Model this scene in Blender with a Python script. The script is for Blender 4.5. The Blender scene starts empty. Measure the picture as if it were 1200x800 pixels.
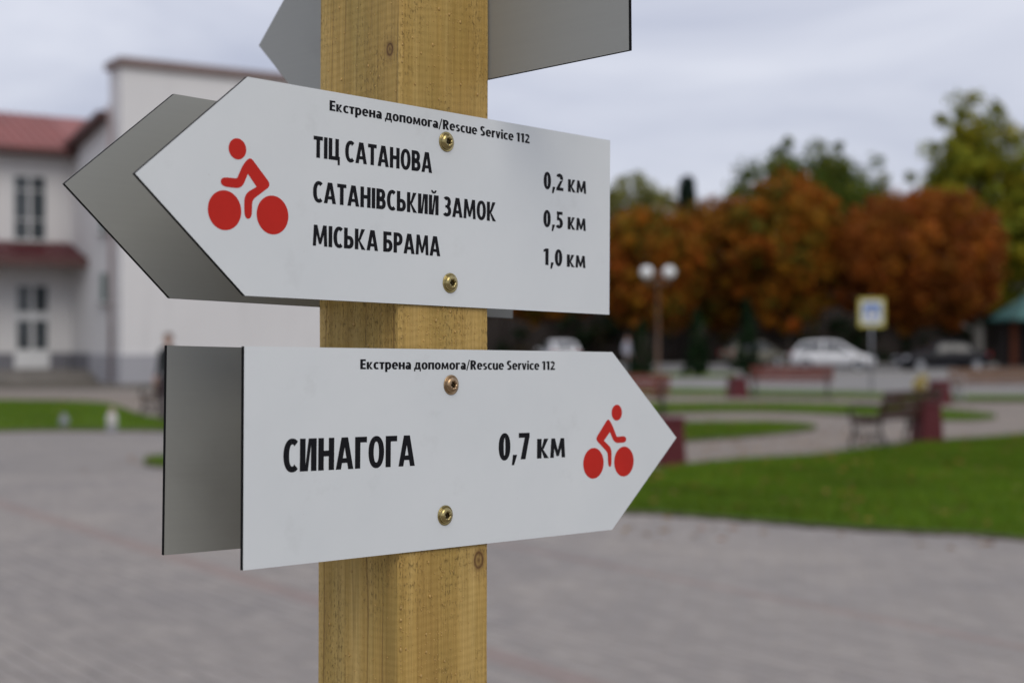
import bpy, bmesh, math, random
import numpy as np
from mathutils import Matrix, Vector, Quaternion

random.seed(7)
RNG = np.random.default_rng(11)
rad = math.radians
scene = bpy.context.scene
COL = scene.collection

# ------------------------------------------------------------------ camera
F_PX, CAM_H, PITCH = 1778.3, 1.6, rad(-0.1)     # focal length in px of a 1200 px wide picture
cam_d = bpy.data.cameras.new('camera')
cam = bpy.data.objects.new('camera', cam_d)
COL.objects.link(cam)
cam_d.sensor_width = 36.0
cam_d.lens = 36.0 * F_PX / 1200.0
cam_d.clip_start, cam_d.clip_end = 0.05, 3000
cam.location = (0, 0, CAM_H)
cam.rotation_euler = (rad(90) + PITCH, 0, 0)
cam_d.dof.use_dof = True
cam_d.dof.focus_distance = 1.22
cam_d.dof.aperture_fstop = 5.2
cam_d.dof.aperture_blades = 9
scene.camera = cam

# ------------------------------------------------------------------ world, sun, exposure
SUN_EL, SUN_AZ = rad(46), rad(158)      # azimuth clockwise from +Y: behind the camera, to the right
world = bpy.data.worlds.new('World')
scene.world = world
world.use_nodes = True
wn = world.node_tree
wn.nodes.clear()
def WN(t, **k):
    n = wn.nodes.new(t)
    for a, b in k.items():
        setattr(n, a, b)
    return n
w_out = WN('ShaderNodeOutputWorld')
w_bg = WN('ShaderNodeBackground')
w_bg.inputs['Strength'].default_value = 0.1
sky = WN('ShaderNodeTexSky', sky_type='NISHITA', sun_disc=False, sun_elevation=SUN_EL, sun_rotation=SUN_AZ)
w_tc = WN('ShaderNodeTexCoord')
w_map = WN('ShaderNodeMapping')
w_map.inputs['Scale'].default_value = (1.0, 1.0, 3.2)
w_map.inputs['Rotation'].default_value = (0.06, 0.12, 0.4)
w_no = WN('ShaderNodeTexNoise')
w_no.inputs['Scale'].default_value = 2.6
w_no.inputs['Detail'].default_value = 6
w_no.inputs['Roughness'].default_value = 0.52
w_no.inputs['Distortion'].default_value = 0.5
w_ra = WN('ShaderNodeValToRGB')
w_ra.color_ramp.elements[0].position = 0.33
w_ra.color_ramp.elements[0].color = (0.405, 0.432, 0.54, 1)
w_ra.color_ramp.elements[1].position = 0.62
w_ra.color_ramp.elements[1].color = (0.63, 0.648, 0.73, 1)
w_sep = WN('ShaderNodeSeparateXYZ')
w_mr = WN('ShaderNodeMapRange')
w_mr.inputs['From Min'].default_value = 0.0
w_mr.inputs['From Max'].default_value = 1.0
w_mr.inputs['To Min'].default_value = 10.0
w_mr.inputs['To Max'].default_value = 12.5
w_mul = WN('ShaderNodeVectorMath', operation='SCALE')
w_mix = WN('ShaderNodeMix', data_type='RGBA')
w_mix.inputs[0].default_value = 0.93
L = wn.links.new
L(w_tc.outputs['Generated'], w_map.inputs['Vector'])
L(w_map.outputs['Vector'], w_no.inputs['Vector'])
L(w_no.outputs['Fac'], w_ra.inputs['Fac'])
L(w_tc.outputs['Generated'], w_sep.inputs['Vector'])
L(w_sep.outputs['Z'], w_mr.inputs['Value'])
L(w_ra.outputs['Color'], w_mul.inputs[0])
L(w_mr.outputs['Result'], w_mul.inputs['Scale'])
L(sky.outputs['Color'], w_mix.inputs[6])
L(w_mul.outputs['Vector'], w_mix.inputs[7])
L(w_mix.outputs[2], w_bg.inputs['Color'])
L(w_bg.outputs['Background'], w_out.inputs['Surface'])

sun_d = bpy.data.lights.new('sun', 'SUN')
sun_d.energy = 0.95
sun_d.angle = rad(40)
sun_d.color = (1.0, 0.92, 0.80)
sun = bpy.data.objects.new('sun', sun_d)
COL.objects.link(sun)
sdir = Vector((math.sin(SUN_AZ) * math.cos(SUN_EL), math.cos(SUN_AZ) * math.cos(SUN_EL), math.sin(SUN_EL)))
sun.rotation_euler = sdir.to_track_quat('Z', 'Y').to_euler()
sun.location = sdir * 60

vs = scene.view_settings
vs.view_transform = 'Standard'
vs.look = 'None'
vs.exposure = 0.18
vs.gamma = 1.0
vs.use_curve_mapping = False
scene.cycles.use_denoising = True
scene.cycles.max_bounces = 6
scene.cycles.sample_clamp_indirect = 6
scene.cycles.caustics_reflective = False
scene.cycles.caustics_refractive = False

# ------------------------------------------------------------------ helpers
HORIZON = 400 - math.tan(-PITCH) * F_PX
def G(px, py, z=0.0):
    """ground point seen at a pixel of the 1200x800 photograph"""
    Y = F_PX * (CAM_H - z) / (py - HORIZON)
    return ((px - 600) / F_PX * Y, Y)
def XAT(px, Y):
    return (px - 600) / F_PX * Y
def ZAT(py, Y):
    return CAM_H + (HORIZON - py) / F_PX * Y

def srgb(r, g, b):
    f = lambda c: (c / 255 / 12.92) if c / 255 <= 0.04045 else ((c / 255 + 0.055) / 1.055) ** 2.4
    return (f(r), f(g), f(b))

class MB:
    def __init__(s):
        s.v, s.f, s.m = [], [], []
    def add(s, vs_, fs_, m=0, mtx=None):
        o = len(s.v)
        if mtx is not None:
            vs_ = [tuple(mtx @ Vector(p)) for p in vs_]
        s.v.extend([tuple(p) for p in vs_])
        for f in fs_:
            s.f.append([i + o for i in f])
            s.m.append(m)
        return s
    def box(s, c, size, m=0, rot=None, bev=0.0):
        x, y, z = [d / 2 for d in size]
        R = Matrix.Translation(c) @ (rot.to_4x4() if rot is not None else Matrix.Identity(4))
        if bev <= 0:
            vv = [(-x, -y, -z), (x, -y, -z), (x, y, -z), (-x, y, -z), (-x, -y, z), (x, -y, z), (x, y, z), (-x, y, z)]
            return s.add(vv, [(3, 2, 1, 0), (4, 5, 6, 7), (0, 1, 5, 4), (1, 2, 6, 5), (2, 3, 7, 6), (3, 0, 4, 7)], m, R)
        b = bev
        bm = bmesh.new()
        bmesh.ops.create_cube(bm, size=1)
        bmesh.ops.scale(bm, vec=size, verts=bm.verts)
        bmesh.ops.bevel(bm, geom=bm.edges[:] , offset=b, segments=1, affect='EDGES', profile=0.5)
        bm.verts.index_update()
        s.add([v.co[:] for v in bm.verts], [[v.index for v in f.verts] for f in bm.faces], m, R)
        bm.free()
        return s
    def tube(s, pts, radii, n=8, m=0, caps=True):
        pts = [Vector(p) for p in pts]
        if isinstance(radii, (int, float)):
            radii = [radii] * len(pts)
        rings = []
        up = Vector((0, 0, 1))
        o = len(s.v)
        prev = None
        for i, p in enumerate(pts):
            d = (pts[min(i + 1, len(pts) - 1)] - pts[max(i - 1, 0)]).normalized()
            if prev is None:
                a = d.orthogonal().normalized()
            else:
                a = (prev - d * prev.dot(d))
                a = a.normalized() if a.length > 1e-6 else d.orthogonal().normalized()
            prev = a
            b = d.cross(a)
            for k in range(n):
                t = 2 * math.pi * k / n
                s.v.append(tuple(p + (a * math.cos(t) + b * math.sin(t)) * radii[i]))
        for i in range(len(pts) - 1):
            for k in range(n):
                k2 = (k + 1) % n
                s.f.append([o + i * n + k, o + i * n + k2, o + (i + 1) * n + k2, o + (i + 1) * n + k])
                s.m.append(m)
        if caps:
            s.f.append([o + k for k in reversed(range(n))]); s.m.append(m)
            e = o + (len(pts) - 1) * n
            s.f.append([e + k for k in range(n)]); s.m.append(m)
        return s
    def lathe(s, prof, n=20, m=0, mtx=None):
        """profile of (r, z) turned about z"""
        vv, ff = [], []
        for r, z in prof:
            for k in range(n):
                t = 2 * math.pi * k / n
                vv.append((r * math.cos(t), r * math.sin(t), z))
        for i in range(len(prof) - 1):
            for k in range(n):
                k2 = (k + 1) % n
                ff.append((i * n + k, i * n + k2, (i + 1) * n + k2, (i + 1) * n + k))
        ff.append(tuple(reversed(range(n))))
        ff.append(tuple(range((len(prof) - 1) * n, len(prof) * n)))
        return s.add(vv, ff, m, mtx)
    def prism(s, poly, z0, z1, m_top=0, m_bot=0, m_side=0, mtx=None):
        """counter-clockwise 2-D outline extruded from z0 to z1"""
        n = len(poly)
        vv = [(x, y, z0) for x, y in poly] + [(x, y, z1) for x, y in poly]
        s.add(vv, [tuple(range(n, 2 * n))], m_top, mtx)
        s.add(vv, [tuple(reversed(range(n)))], m_bot, mtx)
        s.add(vv, [(i, (i + 1) % n, n + (i + 1) % n, n + i) for i in range(n)], m_side, mtx)
        return s
    def build(s, name, mats, parent=None, smooth=False, mtx=None, kind=None):
        me = bpy.data.meshes.new(name)
        me.from_pydata(s.v, [], s.f)
        mats = mats if isinstance(mats, (list, tuple)) else [mats]
        for mt in mats:
            me.materials.append(mt)
        if len(mats) > 1:
            me.polygons.foreach_set('material_index', s.m)
        if smooth:
            me.polygons.foreach_set('use_smooth', [True] * len(me.polygons))
        me.update()
        return link(name, me, parent, mtx, kind)

def link(name, data, parent=None, mtx=None, kind=None):
    o = bpy.data.objects.new(name, data)
    COL.objects.link(o)
    if parent is not None:
        o.parent = parent
    if mtx is not None:
        o.matrix_local = mtx
    if kind:
        o['kind'] = kind
    return o
def tag(o, label, cat, group=None):
    o['label'] = label
    o['category'] = cat
    if group:
        o['group'] = group
    return o
def thing(name, label, cat, mtx=None, group=None):
    o = bpy.data.objects.new(name, None)
    COL.objects.link(o)
    o.empty_display_size = 0.2
    if mtx is not None:
        o.matrix_world = mtx
    return tag(o, label, cat, group)
def place(x, y, z=0, rz=0):
    return Matrix.Translation((x, y, z)) @ Matrix.Rotation(rz, 4, 'Z')
def copy_tree(o, parent=None):
    c = o.copy()
    COL.objects.link(c)
    c.parent = parent
    for ch in o.children:
        copy_tree(ch, c)
    return c
def smooth_loop(pts, n=8):
    """closed Catmull-Rom curve through 2-D points"""
    out = []
    N = len(pts)
    P = [np.array(p, float) for p in pts]
    for i in range(N):
        a, b, c, d = P[i - 1], P[i], P[(i + 1) % N], P[(i + 2) % N]
        for k in range(n):
            t = k / n
            q = 0.5 * ((2 * b) + (c - a) * t + (2 * a - 5 * b + 4 * c - d) * t * t + (3 * b - a - 3 * c + d) * t ** 3)
            out.append((float(q[0]), float(q[1])))
    return out
def ccw(poly):
    a = sum(poly[i - 1][0] * poly[i][1] - poly[i][0] * poly[i - 1][1] for i in range(len(poly)))
    return list(poly) if a > 0 else list(reversed(poly))

# ------------------------------------------------------------------ materials
def new_mat(name):
    m = bpy.data.materials.new(name)
    m.use_nodes = True
    nt = m.node_tree
    b = nt.nodes['Principled BSDF']
    return m, nt, b
def nd(nt, t, ins=None, **k):
    n = nt.nodes.new(t)
    for a, v in k.items():
        setattr(n, a, v)
    for a, v in (ins or {}).items():
        n.inputs[a].default_value = v
    return n
def ramp(nt, stops, fac=None):
    r = nt.nodes.new('ShaderNodeValToRGB')
    els = r.color_ramp.elements
    while len(els) < len(stops):
        els.new(0.5)
    for e, (p, c) in zip(els, stops):
        e.position = p
        e.color = (*c, 1)
    if fac is not None:
        nt.links.new(fac, r.inputs['Fac'])
    return r
def mixc(nt, fac, a, b, blend='MIX'):
    m = nt.nodes.new('ShaderNodeMix')
    m.data_type = 'RGBA'
    m.blend_type = blend
    for sock, val in ((m.inputs[0], fac), (m.inputs[6], a), (m.inputs[7], b)):
        if isinstance(val, bpy.types.NodeSocket):
            nt.links.new(val, sock)
        elif isinstance(val, tuple):
            sock.default_value = (*val, 1)
        else:
            sock.default_value = val
    return m.outputs[2]
def math_n(nt, op, a, b=None, c=None, clamp=False):
    m = nt.nodes.new('ShaderNodeMath')
    m.operation = op
    m.use_clamp = clamp
    for i, v in enumerate((a, b, c)):
        if v is None:
            continue
        if isinstance(v, bpy.types.NodeSocket):
            nt.links.new(v, m.inputs[i])
        else:
            m.inputs[i].default_value = v
    return m.outputs[0]
def coords(nt, scale=(1, 1, 1), kind='Object', rot=(0, 0, 0), loc=(0, 0, 0)):
    tc = nt.nodes.new('ShaderNodeTexCoord')
    mp = nt.nodes.new('ShaderNodeMapping')
    mp.inputs['Scale'].default_value = scale
    mp.inputs['Rotation'].default_value = rot
    mp.inputs['Location'].default_value = loc
    nt.links.new(tc.outputs[kind], mp.inputs['Vector'])
    return mp.outputs['Vector']
def noise(nt, vec, scale, detail=4, rough=0.5, dist=0.0):
    n = nt.nodes.new('ShaderNodeTexNoise')
    n.inputs['Scale'].default_value = scale
    n.inputs['Detail'].default_value = detail
    n.inputs['Roughness'].default_value = rough
    n.inputs['Distortion'].default_value = dist
    nt.links.new(vec, n.inputs['Vector'])
    return n.outputs['Fac']
def bump(nt, b, height, strength=0.3, dist=0.01):
    n = nt.nodes.new('ShaderNodeBump')
    n.inputs['Strength'].default_value = strength
    n.inputs['Distance'].default_value = dist
    nt.links.new(height, n.inputs['Height'])
    nt.links.new(n.outputs['Normal'], b.inputs['Normal'])

def simple(name, col, rough=0.6, metal=0.0, var=0.12, scale=3.0, bmp=0.0, bscale=40.0, spec=0.5, coat=0.0):
    m, nt, b = new_mat(name)
    v = coords(nt)
    n1 = noise(nt, v, scale, 5, 0.6)
    lo = tuple(c * (1 - var) for c in col)
    hi = tuple(min(1, c * (1 + var)) for c in col)
    r = ramp(nt, [(0.3, lo), (0.7, hi)], n1)
    nt.links.new(r.outputs['Color'], b.inputs['Base Color'])
    b.inputs['Roughness'].default_value = rough
    b.inputs['Metallic'].default_value = metal
    b.inputs['Specular IOR Level'].default_value = spec
    b.inputs['Coat Weight'].default_value = coat
    if bmp > 0:
        bump(nt, b, noise(nt, v, bscale, 4), bmp, 0.01)
    return m

def attr_mat(name, attr, rough=0.75, trans=0.0, spec=0.2):
    """leaf material: colour of the single leaf from a mesh attribute, some light through it"""
    m, nt, b = new_mat(name)
    a = nd(nt, 'ShaderNodeAttribute', attribute_name=attr)
    nt.links.new(a.outputs['Color'], b.inputs['Base Color'])
    b.inputs['Roughness'].default_value = rough
    b.inputs['Specular IOR Level'].default_value = spec
    if trans > 0:
        t = nd(nt, 'ShaderNodeBsdfTranslucent')
        nt.links.new(a.outputs['Color'], t.inputs['Color'])
        mx = nd(nt, 'ShaderNodeMixShader', {'Fac': trans})
        nt.links.new(b.outputs[0], mx.inputs[1])
        nt.links.new(t.outputs[0], mx.inputs[2])
        nt.links.new(mx.outputs[0], nt.nodes['Material Output'].inputs['Surface'])
    return m

def wood_post_mat(knots):
    m, nt, b = new_mat('treated_pine')
    v = coords(nt)
    sep = nd(nt, 'ShaderNodeSeparateXYZ')
    nt.links.new(v, sep.inputs[0])
    # on the right face (y near 0) the rings run nearly square to the surface: fine even stripes
    onr = ramp(nt, [(0.0, (1, 1, 1)), (0.0035, (0, 0, 0))], sep.outputs['Y']).outputs['Color']
    onl = math_n(nt, 'SUBTRACT', 1.0, onr)
    streak = noise(nt, coords(nt, (42, 42, 1.3)), 1.0, 5, 0.55, 0.25)
    fine = noise(nt, coords(nt, (420, 420, 9)), 1.0, 4, 0.65)
    blotch = noise(nt, coords(nt, (16, 16, 5)), 1.0, 5, 0.65)
    base = ramp(nt, [(0.25, (0.34, 0.205, 0.05)), (0.48, (0.54, 0.355, 0.10)), (0.74, (0.67, 0.475, 0.17))], streak)
    col = mixc(nt, math_n(nt, 'MULTIPLY', ramp(nt, [(0.42, (0, 0, 0)), (0.75, (1, 1, 1))], fine).outputs['Color'], 0.55), base.outputs['Color'], (0.20, 0.115, 0.022))
    green = ramp(nt, [(0.44, (0, 0, 0)), (0.66, (1, 1, 1))], blotch)
    col = mixc(nt, math_n(nt, 'MULTIPLY', green.outputs['Color'], 0.42), col, (0.26, 0.20, 0.045))
    # right face: narrow ring stripes about 1.6 mm apart
    wob = noise(nt, coords(nt, (9, 9, 1.1)), 1.0, 2, 0.5)
    fs = math_n(nt, 'ADD', sep.outputs['X'], math_n(nt, 'MULTIPLY', wob, 0.02))
    stp = math_n(nt, 'PINGPONG', math_n(nt, 'MULTIPLY', fs, 560.0), 0.5)
    stpf = math_n(nt, 'MULTIPLY', math_n(nt, 'MULTIPLY', math_n(nt, 'SUBTRACT', 0.5, stp), 0.55), onr)
    col = mixc(nt, stpf, col, (0.30, 0.16, 0.028))
    # left face: a few thin dark ring lines that wander and part round the knot
    wander = noise(nt, coords(nt, (3, 3, 1.7)), 1.0, 2, 0.4)
    along = math_n(nt, 'ADD', sep.outputs['Y'], math_n(nt, 'MULTIPLY', wander, 0.06))
    ringw = math_n(nt, 'PINGPONG', math_n(nt, 'MULTIPLY', along, 58.0), 0.5)
    linew = ramp(nt, [(0.0, (1, 1, 1)), (0.035, (0.5, 0.5, 0.5)), (0.08, (0, 0, 0))], ringw)
    part = ramp(nt, [(0.40, (0, 0, 0)), (0.62, (1, 1, 1))], noise(nt, coords(nt, (26, 26, 2.6), loc=(3, 1, 2)), 1.0, 2))
    lf = math_n(nt, 'MULTIPLY', math_n(nt, 'MULTIPLY', math_n(nt, 'MULTIPLY', linew.outputs['Color'], part.outputs['Color']), 0.7), onl)
    col = mixc(nt, lf, col, (0.15, 0.075, 0.014))
    # coarse pores, in patches
    spk = ramp(nt, [(0.56, (0, 0, 0)), (0.66, (1, 1, 1))], noise(nt, coords(nt, (640, 640, 190)), 1.0, 3, 0.6))
    spm = ramp(nt, [(0.42, (0, 0, 0)), (0.60, (1, 1, 1))], noise(nt, coords(nt, (22, 22, 10), loc=(5, 5, 5)), 1.0, 3))
    spf = math_n(nt, 'MULTIPLY', spk.outputs['Color'], spm.outputs['Color'])
    col = mixc(nt, math_n(nt, 'MULTIPLY', spf, 0.62), col, (0.13, 0.085, 0.02))
    for (kx, ky, kz, r) in knots:
        sub = nd(nt, 'ShaderNodeVectorMath', operation='SUBTRACT')
        nt.links.new(v, sub.inputs[0]); sub.inputs[1].default_value = (kx, ky, kz)
        scl = nd(nt, 'ShaderNodeVectorMath', operation='MULTIPLY')
        nt.links.new(sub.outputs[0], scl.inputs[0]); scl.inputs[1].default_value = (1, 1, 0.75)
        ln = nd(nt, 'ShaderNodeVectorMath', operation='LENGTH')
        nt.links.new(scl.outputs[0], ln.inputs[0])
        dd = math_n(nt, 'DIVIDE', math_n(nt, 'ADD', ln.outputs['Value'], math_n(nt, 'MULTIPLY', math_n(nt, 'SUBTRACT', blotch, 0.5), r * 0.8)), r)
        kr = ramp(nt, [(0.0, (0.85, 0.85, 0.85)), (0.14, (0.45, 0.45, 0.45)), (0.28, (1, 1, 1)), (0.36, (0.5, 0.5, 0.5)), (0.5, (0.2, 0.2, 0.2)), (1.0, (0, 0, 0))], math_n(nt, 'MULTIPLY', dd, 0.55))
        col = mixc(nt, kr.outputs['Color'], col, (0.115, 0.05, 0.014))
    nt.links.new(col, b.inputs['Base Color'])
    b.inputs['Roughness'].default_value = 0.62
    b.inputs['Specular IOR Level'].default_value = 0.35
    saw = nd(nt, 'ShaderNodeTexWave', {'Scale': 46.0, 'Distortion': 2.5, 'Detail': 2.0}, bands_direction='Z')
    nt.links.new(coords(nt, (1, 1, 1), rot=(0.05, 0.08, 0)), saw.inputs['Vector'])
    hgt = math_n(nt, 'ADD', math_n(nt, 'MULTIPLY', saw.outputs['Fac'], 0.22), math_n(nt, 'ADD', fine, math_n(nt, 'MULTIPLY', spf, -1.2)))
    hgt = math_n(nt, 'SUBTRACT', hgt, lf)
    bump(nt, b, hgt, 0.8, 0.0008)
    return m

def panel_white_mat():
    m, nt, b = new_mat('white_panel_face')
    v = coords(nt)
    n1 = noise(nt, v, 9, 5, 0.6)
    r = ramp(nt, [(0.3, (0.69, 0.725, 0.725)), (0.7, (0.73, 0.762, 0.757))], n1)
    # faint fingerprints and dust specks
    sm = ramp(nt, [(0.60, (0, 0, 0)), (0.72, (1, 1, 1))], noise(nt, coords(nt, (24, 24, 24), loc=(2, 7, 1)), 1.0, 4, 0.65))
    col = mixc(nt, math_n(nt, 'MULTIPLY', sm.outputs['Color'], 0.24), r.outputs['Color'], (0.56, 0.58, 0.57))
    vo = nd(nt, 'ShaderNodeTexVoronoi', {'Scale': 85.0, 'Randomness': 1.0})
    nt.links.new(v, vo.inputs['Vector'])
    speck = ramp(nt, [(0.0, (1, 1, 1)), (0.05, (0.7, 0.7, 0.7)), (0.075, (0, 0, 0))], vo.outputs['Distance'])
    keep = ramp(nt, [(0.60, (0, 0, 0)), (0.66, (1, 1, 1))], noise(nt, coords(nt, (31, 31, 31)), 1.0, 1))
    col = mixc(nt, math_n(nt, 'MULTIPLY', math_n(nt, 'MULTIPLY', speck.outputs['Color'], keep.outputs['Color']), 0.35), col, (0.30, 0.30, 0.27))
    nt.links.new(col, b.inputs['Base Color'])
    rr = ramp(nt, [(0.3, (0.34,) * 3), (0.7, (0.44,) * 3)], noise(nt, coords(nt, (14, 14, 14), loc=(9, 1, 1)), 1.0, 4))
    nt.links.new(rr.outputs['Color'], b.inputs['Roughness'])
    bump(nt, b, noise(nt, coords(nt, (6, 420, 6)), 1.0, 2), 0.05, 0.0003)
    return m
def panel_back_mat():
    m, nt, b = new_mat('grey_panel_back')
    br = noise(nt, coords(nt, (4, 260, 4)), 1.0, 3, 0.6)
    bl = noise(nt, coords(nt, (9, 9, 9)), 1.0, 5, 0.6)
    r = ramp(nt, [(0.3, (0.318, 0.326, 0.305)), (0.7, (0.327, 0.335, 0.313))], br)
    sm = ramp(nt, [(0.56, (0, 0, 0)), (0.72, (1, 1, 1))], bl)
    col = mixc(nt, math_n(nt, 'MULTIPLY', sm.outputs['Color'], 0.25), r.outputs['Color'], (0.22, 0.22, 0.2))
    sc = ramp(nt, [(0.700, (0, 0, 0)), (0.712, (1, 1, 1)), (0.725, (0, 0, 0))], noise(nt, coords(nt, (7, 60, 7), rot=(0, 0, 0.3)), 1.0, 1))
    col = mixc(nt, math_n(nt, 'MULTIPLY', sc.outputs['Color'], 0.0), col, (0.5, 0.5, 0.48))
    nt.links.new(col, b.inputs['Base Color'])
    b.inputs['Roughness'].default_value = 0.42
    b.inputs['Specular IOR Level'].default_value = 0.4
    bump(nt, b, br, 0.02, 0.0002)
    return m

def paver_mat(name, cols, brick=False):
    """concrete pavers; each block takes its own tone from its mesh island or object"""
    m, nt, b = new_mat(name)
    v = coords(nt)
    if brick:
        g = coords(nt, kind='Object', rot=(0, 0, -PAVE_ANG))
        bt = nd(nt, 'ShaderNodeTexBrick', {'Scale': 1.0, 'Mortar Size': 0.006, 'Brick Width': 0.2, 'Row Height': 0.1, 'Bias': 0.0})
        nt.links.new(g, bt.inputs['Vector'])
        bt.inputs['Color1'].default_value = (*cols[0], 1)
        bt.inputs['Color2'].default_value = (*cols[1], 1)
        bt.inputs['Mortar'].default_value = (0.09, 0.085, 0.08, 1)
        base = bt.outputs['Color']
    else:
        geo = nd(nt, 'ShaderNodeNewGeometry')
        oi = nd(nt, 'ShaderNodeObjectInfo')
        rnd = math_n(nt, 'FRACT', math_n(nt, 'ADD', geo.outputs['Random Per Island'], oi.outputs['Random']))
        base = ramp(nt, [(0.0, cols[0]), (0.55, cols[1]), (1.0, cols[2])], rnd).outputs['Color']
    st = ramp(nt, [(0.35, (0.88, 0.885, 0.90)), (0.65, (1.06, 1.05, 1.03))], noise(nt, coords(nt, (0.5, 0.5, 0.5), kind='Object'), 1.0, 5, 0.6))
    col = mixc(nt, 1.0, base, st.outputs['Color'], 'MULTIPLY')
    gr = ramp(nt, [(0.3, (0.86,) * 3), (0.7, (1.08,) * 3)], noise(nt, v, 120, 3))
    col = mixc(nt, 1.0, col, gr.outputs['Color'], 'MULTIPLY')
    nt.links.new(col, b.inputs['Base Color'])
    b.inputs['Roughness'].default_value = 0.78
    b.inputs['Specular IOR Level'].default_value = 0.35
    bump(nt, b, noise(nt, v, 160, 3), 0.25, 0.003)
    return m
def grass_ground_mat():
    m, nt, b = new_mat('lawn_turf')
    n1 = noise(nt, coords(nt, (0.9, 0.9, 0.9)), 1.0, 5, 0.65)
    n2 = noise(nt, coords(nt, (9, 9, 9)), 1.0, 5, 0.65)
    r1 = ramp(nt, [(0.3, (0.060, 0.128, 0.007)), (0.7, (0.115, 0.198, 0.011))], n1)
    r2 = ramp(nt, [(0.3, (0.55,) * 3), (0.7, (1.25,) * 3)], n2)
    col = mixc(nt, 1.0, r1.outputs['Color'], r2.outputs['Color'], 'MULTIPLY')
    fl = ramp(nt, [(0.70, (0, 0, 0)), (0.76, (1, 1, 1))], noise(nt, coords(nt, (16, 16, 16), loc=(4, 4, 0)), 1.0, 3))
    col = mixc(nt, math_n(nt, 'MULTIPLY', fl.outputs['Color'], 0.5), col, (0.16, 0.10, 0.02))
    nt.links.new(col, b.inputs['Base Color'])
    b.inputs['Roughness'].default_value = 0.9
    b.inputs['Specular IOR Level'].default_value = 0.15
    bump(nt, b, n2, 0.7, 0.03)
    return m
def plaster_mat(name, col, stain=(0.45, 0.44, 0.45)):
    m, nt, b = new_mat(name)
    n1 = noise(nt, coords(nt, (0.25, 0.25, 0.25)), 1.0, 5, 0.6)
    r = ramp(nt, [(0.3, tuple(c * 0.94 for c in col)), (0.7, col)], n1)
    run = ramp(nt, [(0.56, (0, 0, 0)), (0.75, (1, 1, 1))], noise(nt, coords(nt, (1.8, 1.8, 0.16)), 1.0, 5, 0.6))
    c2 = mixc(nt, math_n(nt, 'MULTIPLY', run.outputs['Color'], 0.22), r.outputs['Color'], stain)
    nt.links.new(c2, b.inputs['Base Color'])
    b.inputs['Roughness'].default_value = 0.85
    b.inputs['Specular IOR Level'].default_value = 0.2
    bump(nt, b, noise(nt, coords(nt, (25, 25, 25)), 1.0, 4), 0.2, 0.01)
    return m
def tile_roof_mat(name, col):
    m, nt, b = new_mat(name)
    n1 = noise(nt, coords(nt, (0.8, 0.8, 0.8)), 1.0, 5, 0.6)
    r = ramp(nt, [(0.3, tuple(c * 0.8 for c in col)), (0.7, tuple(c * 1.1 for c in col))], n1)
    nt.links.new(r.outputs['Color'], b.inputs['Base Color'])
    b.inputs['Roughness'].default_value = 0.5
    return m
def glass_mat(name, col=(0.03, 0.04, 0.045), rough=0.06):
    m, nt, b = new_mat(name)
    r = ramp(nt, [(0.3, tuple(c * 0.6 for c in col)), (0.7, tuple(c * 1.4 for c in col))], noise(nt, coords(nt, (0.7, 0.7, 0.7)), 1.0, 3))
    nt.links.new(r.outputs['Color'], b.inputs['Base Color'])
    b.inputs['Roughness'].default_value = rough
    b.inputs['Specular IOR Level'].default_value = 0.6
    return m

PAVE_ANG = math.atan2(-5.45, 3.76)
M_WHITE = panel_white_mat()
M_BACK = panel_back_mat()
M_CORE = simple('black_panel_core', (0.006, 0.006, 0.006), 0.7, spec=0.1)
M_INK = simple('black_print', (0.007, 0.007, 0.009), 0.55, var=0.1, spec=0.15)
M_RED = simple('red_print', (0.53, 0.020, 0.011), 0.5, var=0.07, scale=20, spec=0.2)
M_ZINC = simple('yellow_zinc', (0.42, 0.34, 0.15), 0.2, 1.0, 0.3, 160)
M_COPPER = simple('coppery_zinc', (0.45, 0.31, 0.18), 0.3, 1.0, 0.3, 160)
M_HOLE = simple('recess_dark', (0.05, 0.035, 0.012), 0.4, 0.8)
M_PLAZA = paver_mat('plaza_paving', [(0.280, 0.254, 0.230), (0.300, 0.271, 0.245)], brick=True)
M_PAVER = paver_mat('grey_paver', [(0.267, 0.242, 0.221), (0.292, 0.264, 0.240), (0.328, 0.296, 0.266)])
M_PAVERR = paver_mat('red_paver', [(0.268, 0.218, 0.195), (0.283, 0.229, 0.205), (0.298, 0.239, 0.214)])
M_PATH = paver_mat('path_paving', [(0.245, 0.202, 0.162), (0.28, 0.232, 0.187)], brick=True)
M_LAWN = grass_ground_mat()
M_SOIL = simple('bare_ground', (0.10, 0.085, 0.06), 0.95, var=0.3, scale=0.6, bmp=0.4, bscale=8)
M_ASPH = simple('asphalt', (0.10, 0.10, 0.105), 0.9, var=0.15, scale=0.5, bmp=0.3, bscale=60)
M_SIDE = simple('pale_pavement', (0.215, 0.205, 0.19), 0.85, var=0.12, scale=0.7, bmp=0.2, bscale=30)
M_KERB = simple('concrete_kerb', (0.36, 0.35, 0.33), 0.85, var=0.15, scale=2)
M_BLADE = attr_mat('grass_blade', 'tint', 0.7, 0.35)
M_LEAF = attr_mat('leaf', 'tint', 0.7, 0.30)
M_BARK = simple('bark', (0.055, 0.042, 0.032), 0.9, var=0.4, scale=6, bmp=0.6, bscale=20)
M_BIRCH = simple('pale_bark', (0.36, 0.35, 0.32), 0.85, var=0.4, scale=5, bmp=0.4, bscale=20)
M_PLAST = plaster_mat('white_plaster', (0.755, 0.745, 0.735))
M_PLINTH = plaster_mat('grey_plinth', (0.42, 0.42, 0.445), (0.3, 0.3, 0.31))
M_SHPLINTH = plaster_mat('shaded_plinth', (0.20, 0.20, 0.22), (0.15, 0.15, 0.16))  # canopy shade put into a darker copy of the plinth colour
M_ROOF = tile_roof_mat('red_roof', (0.27, 0.075, 0.06))
M_CANO = tile_roof_mat('maroon_roof', (0.085, 0.008, 0.012))
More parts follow.
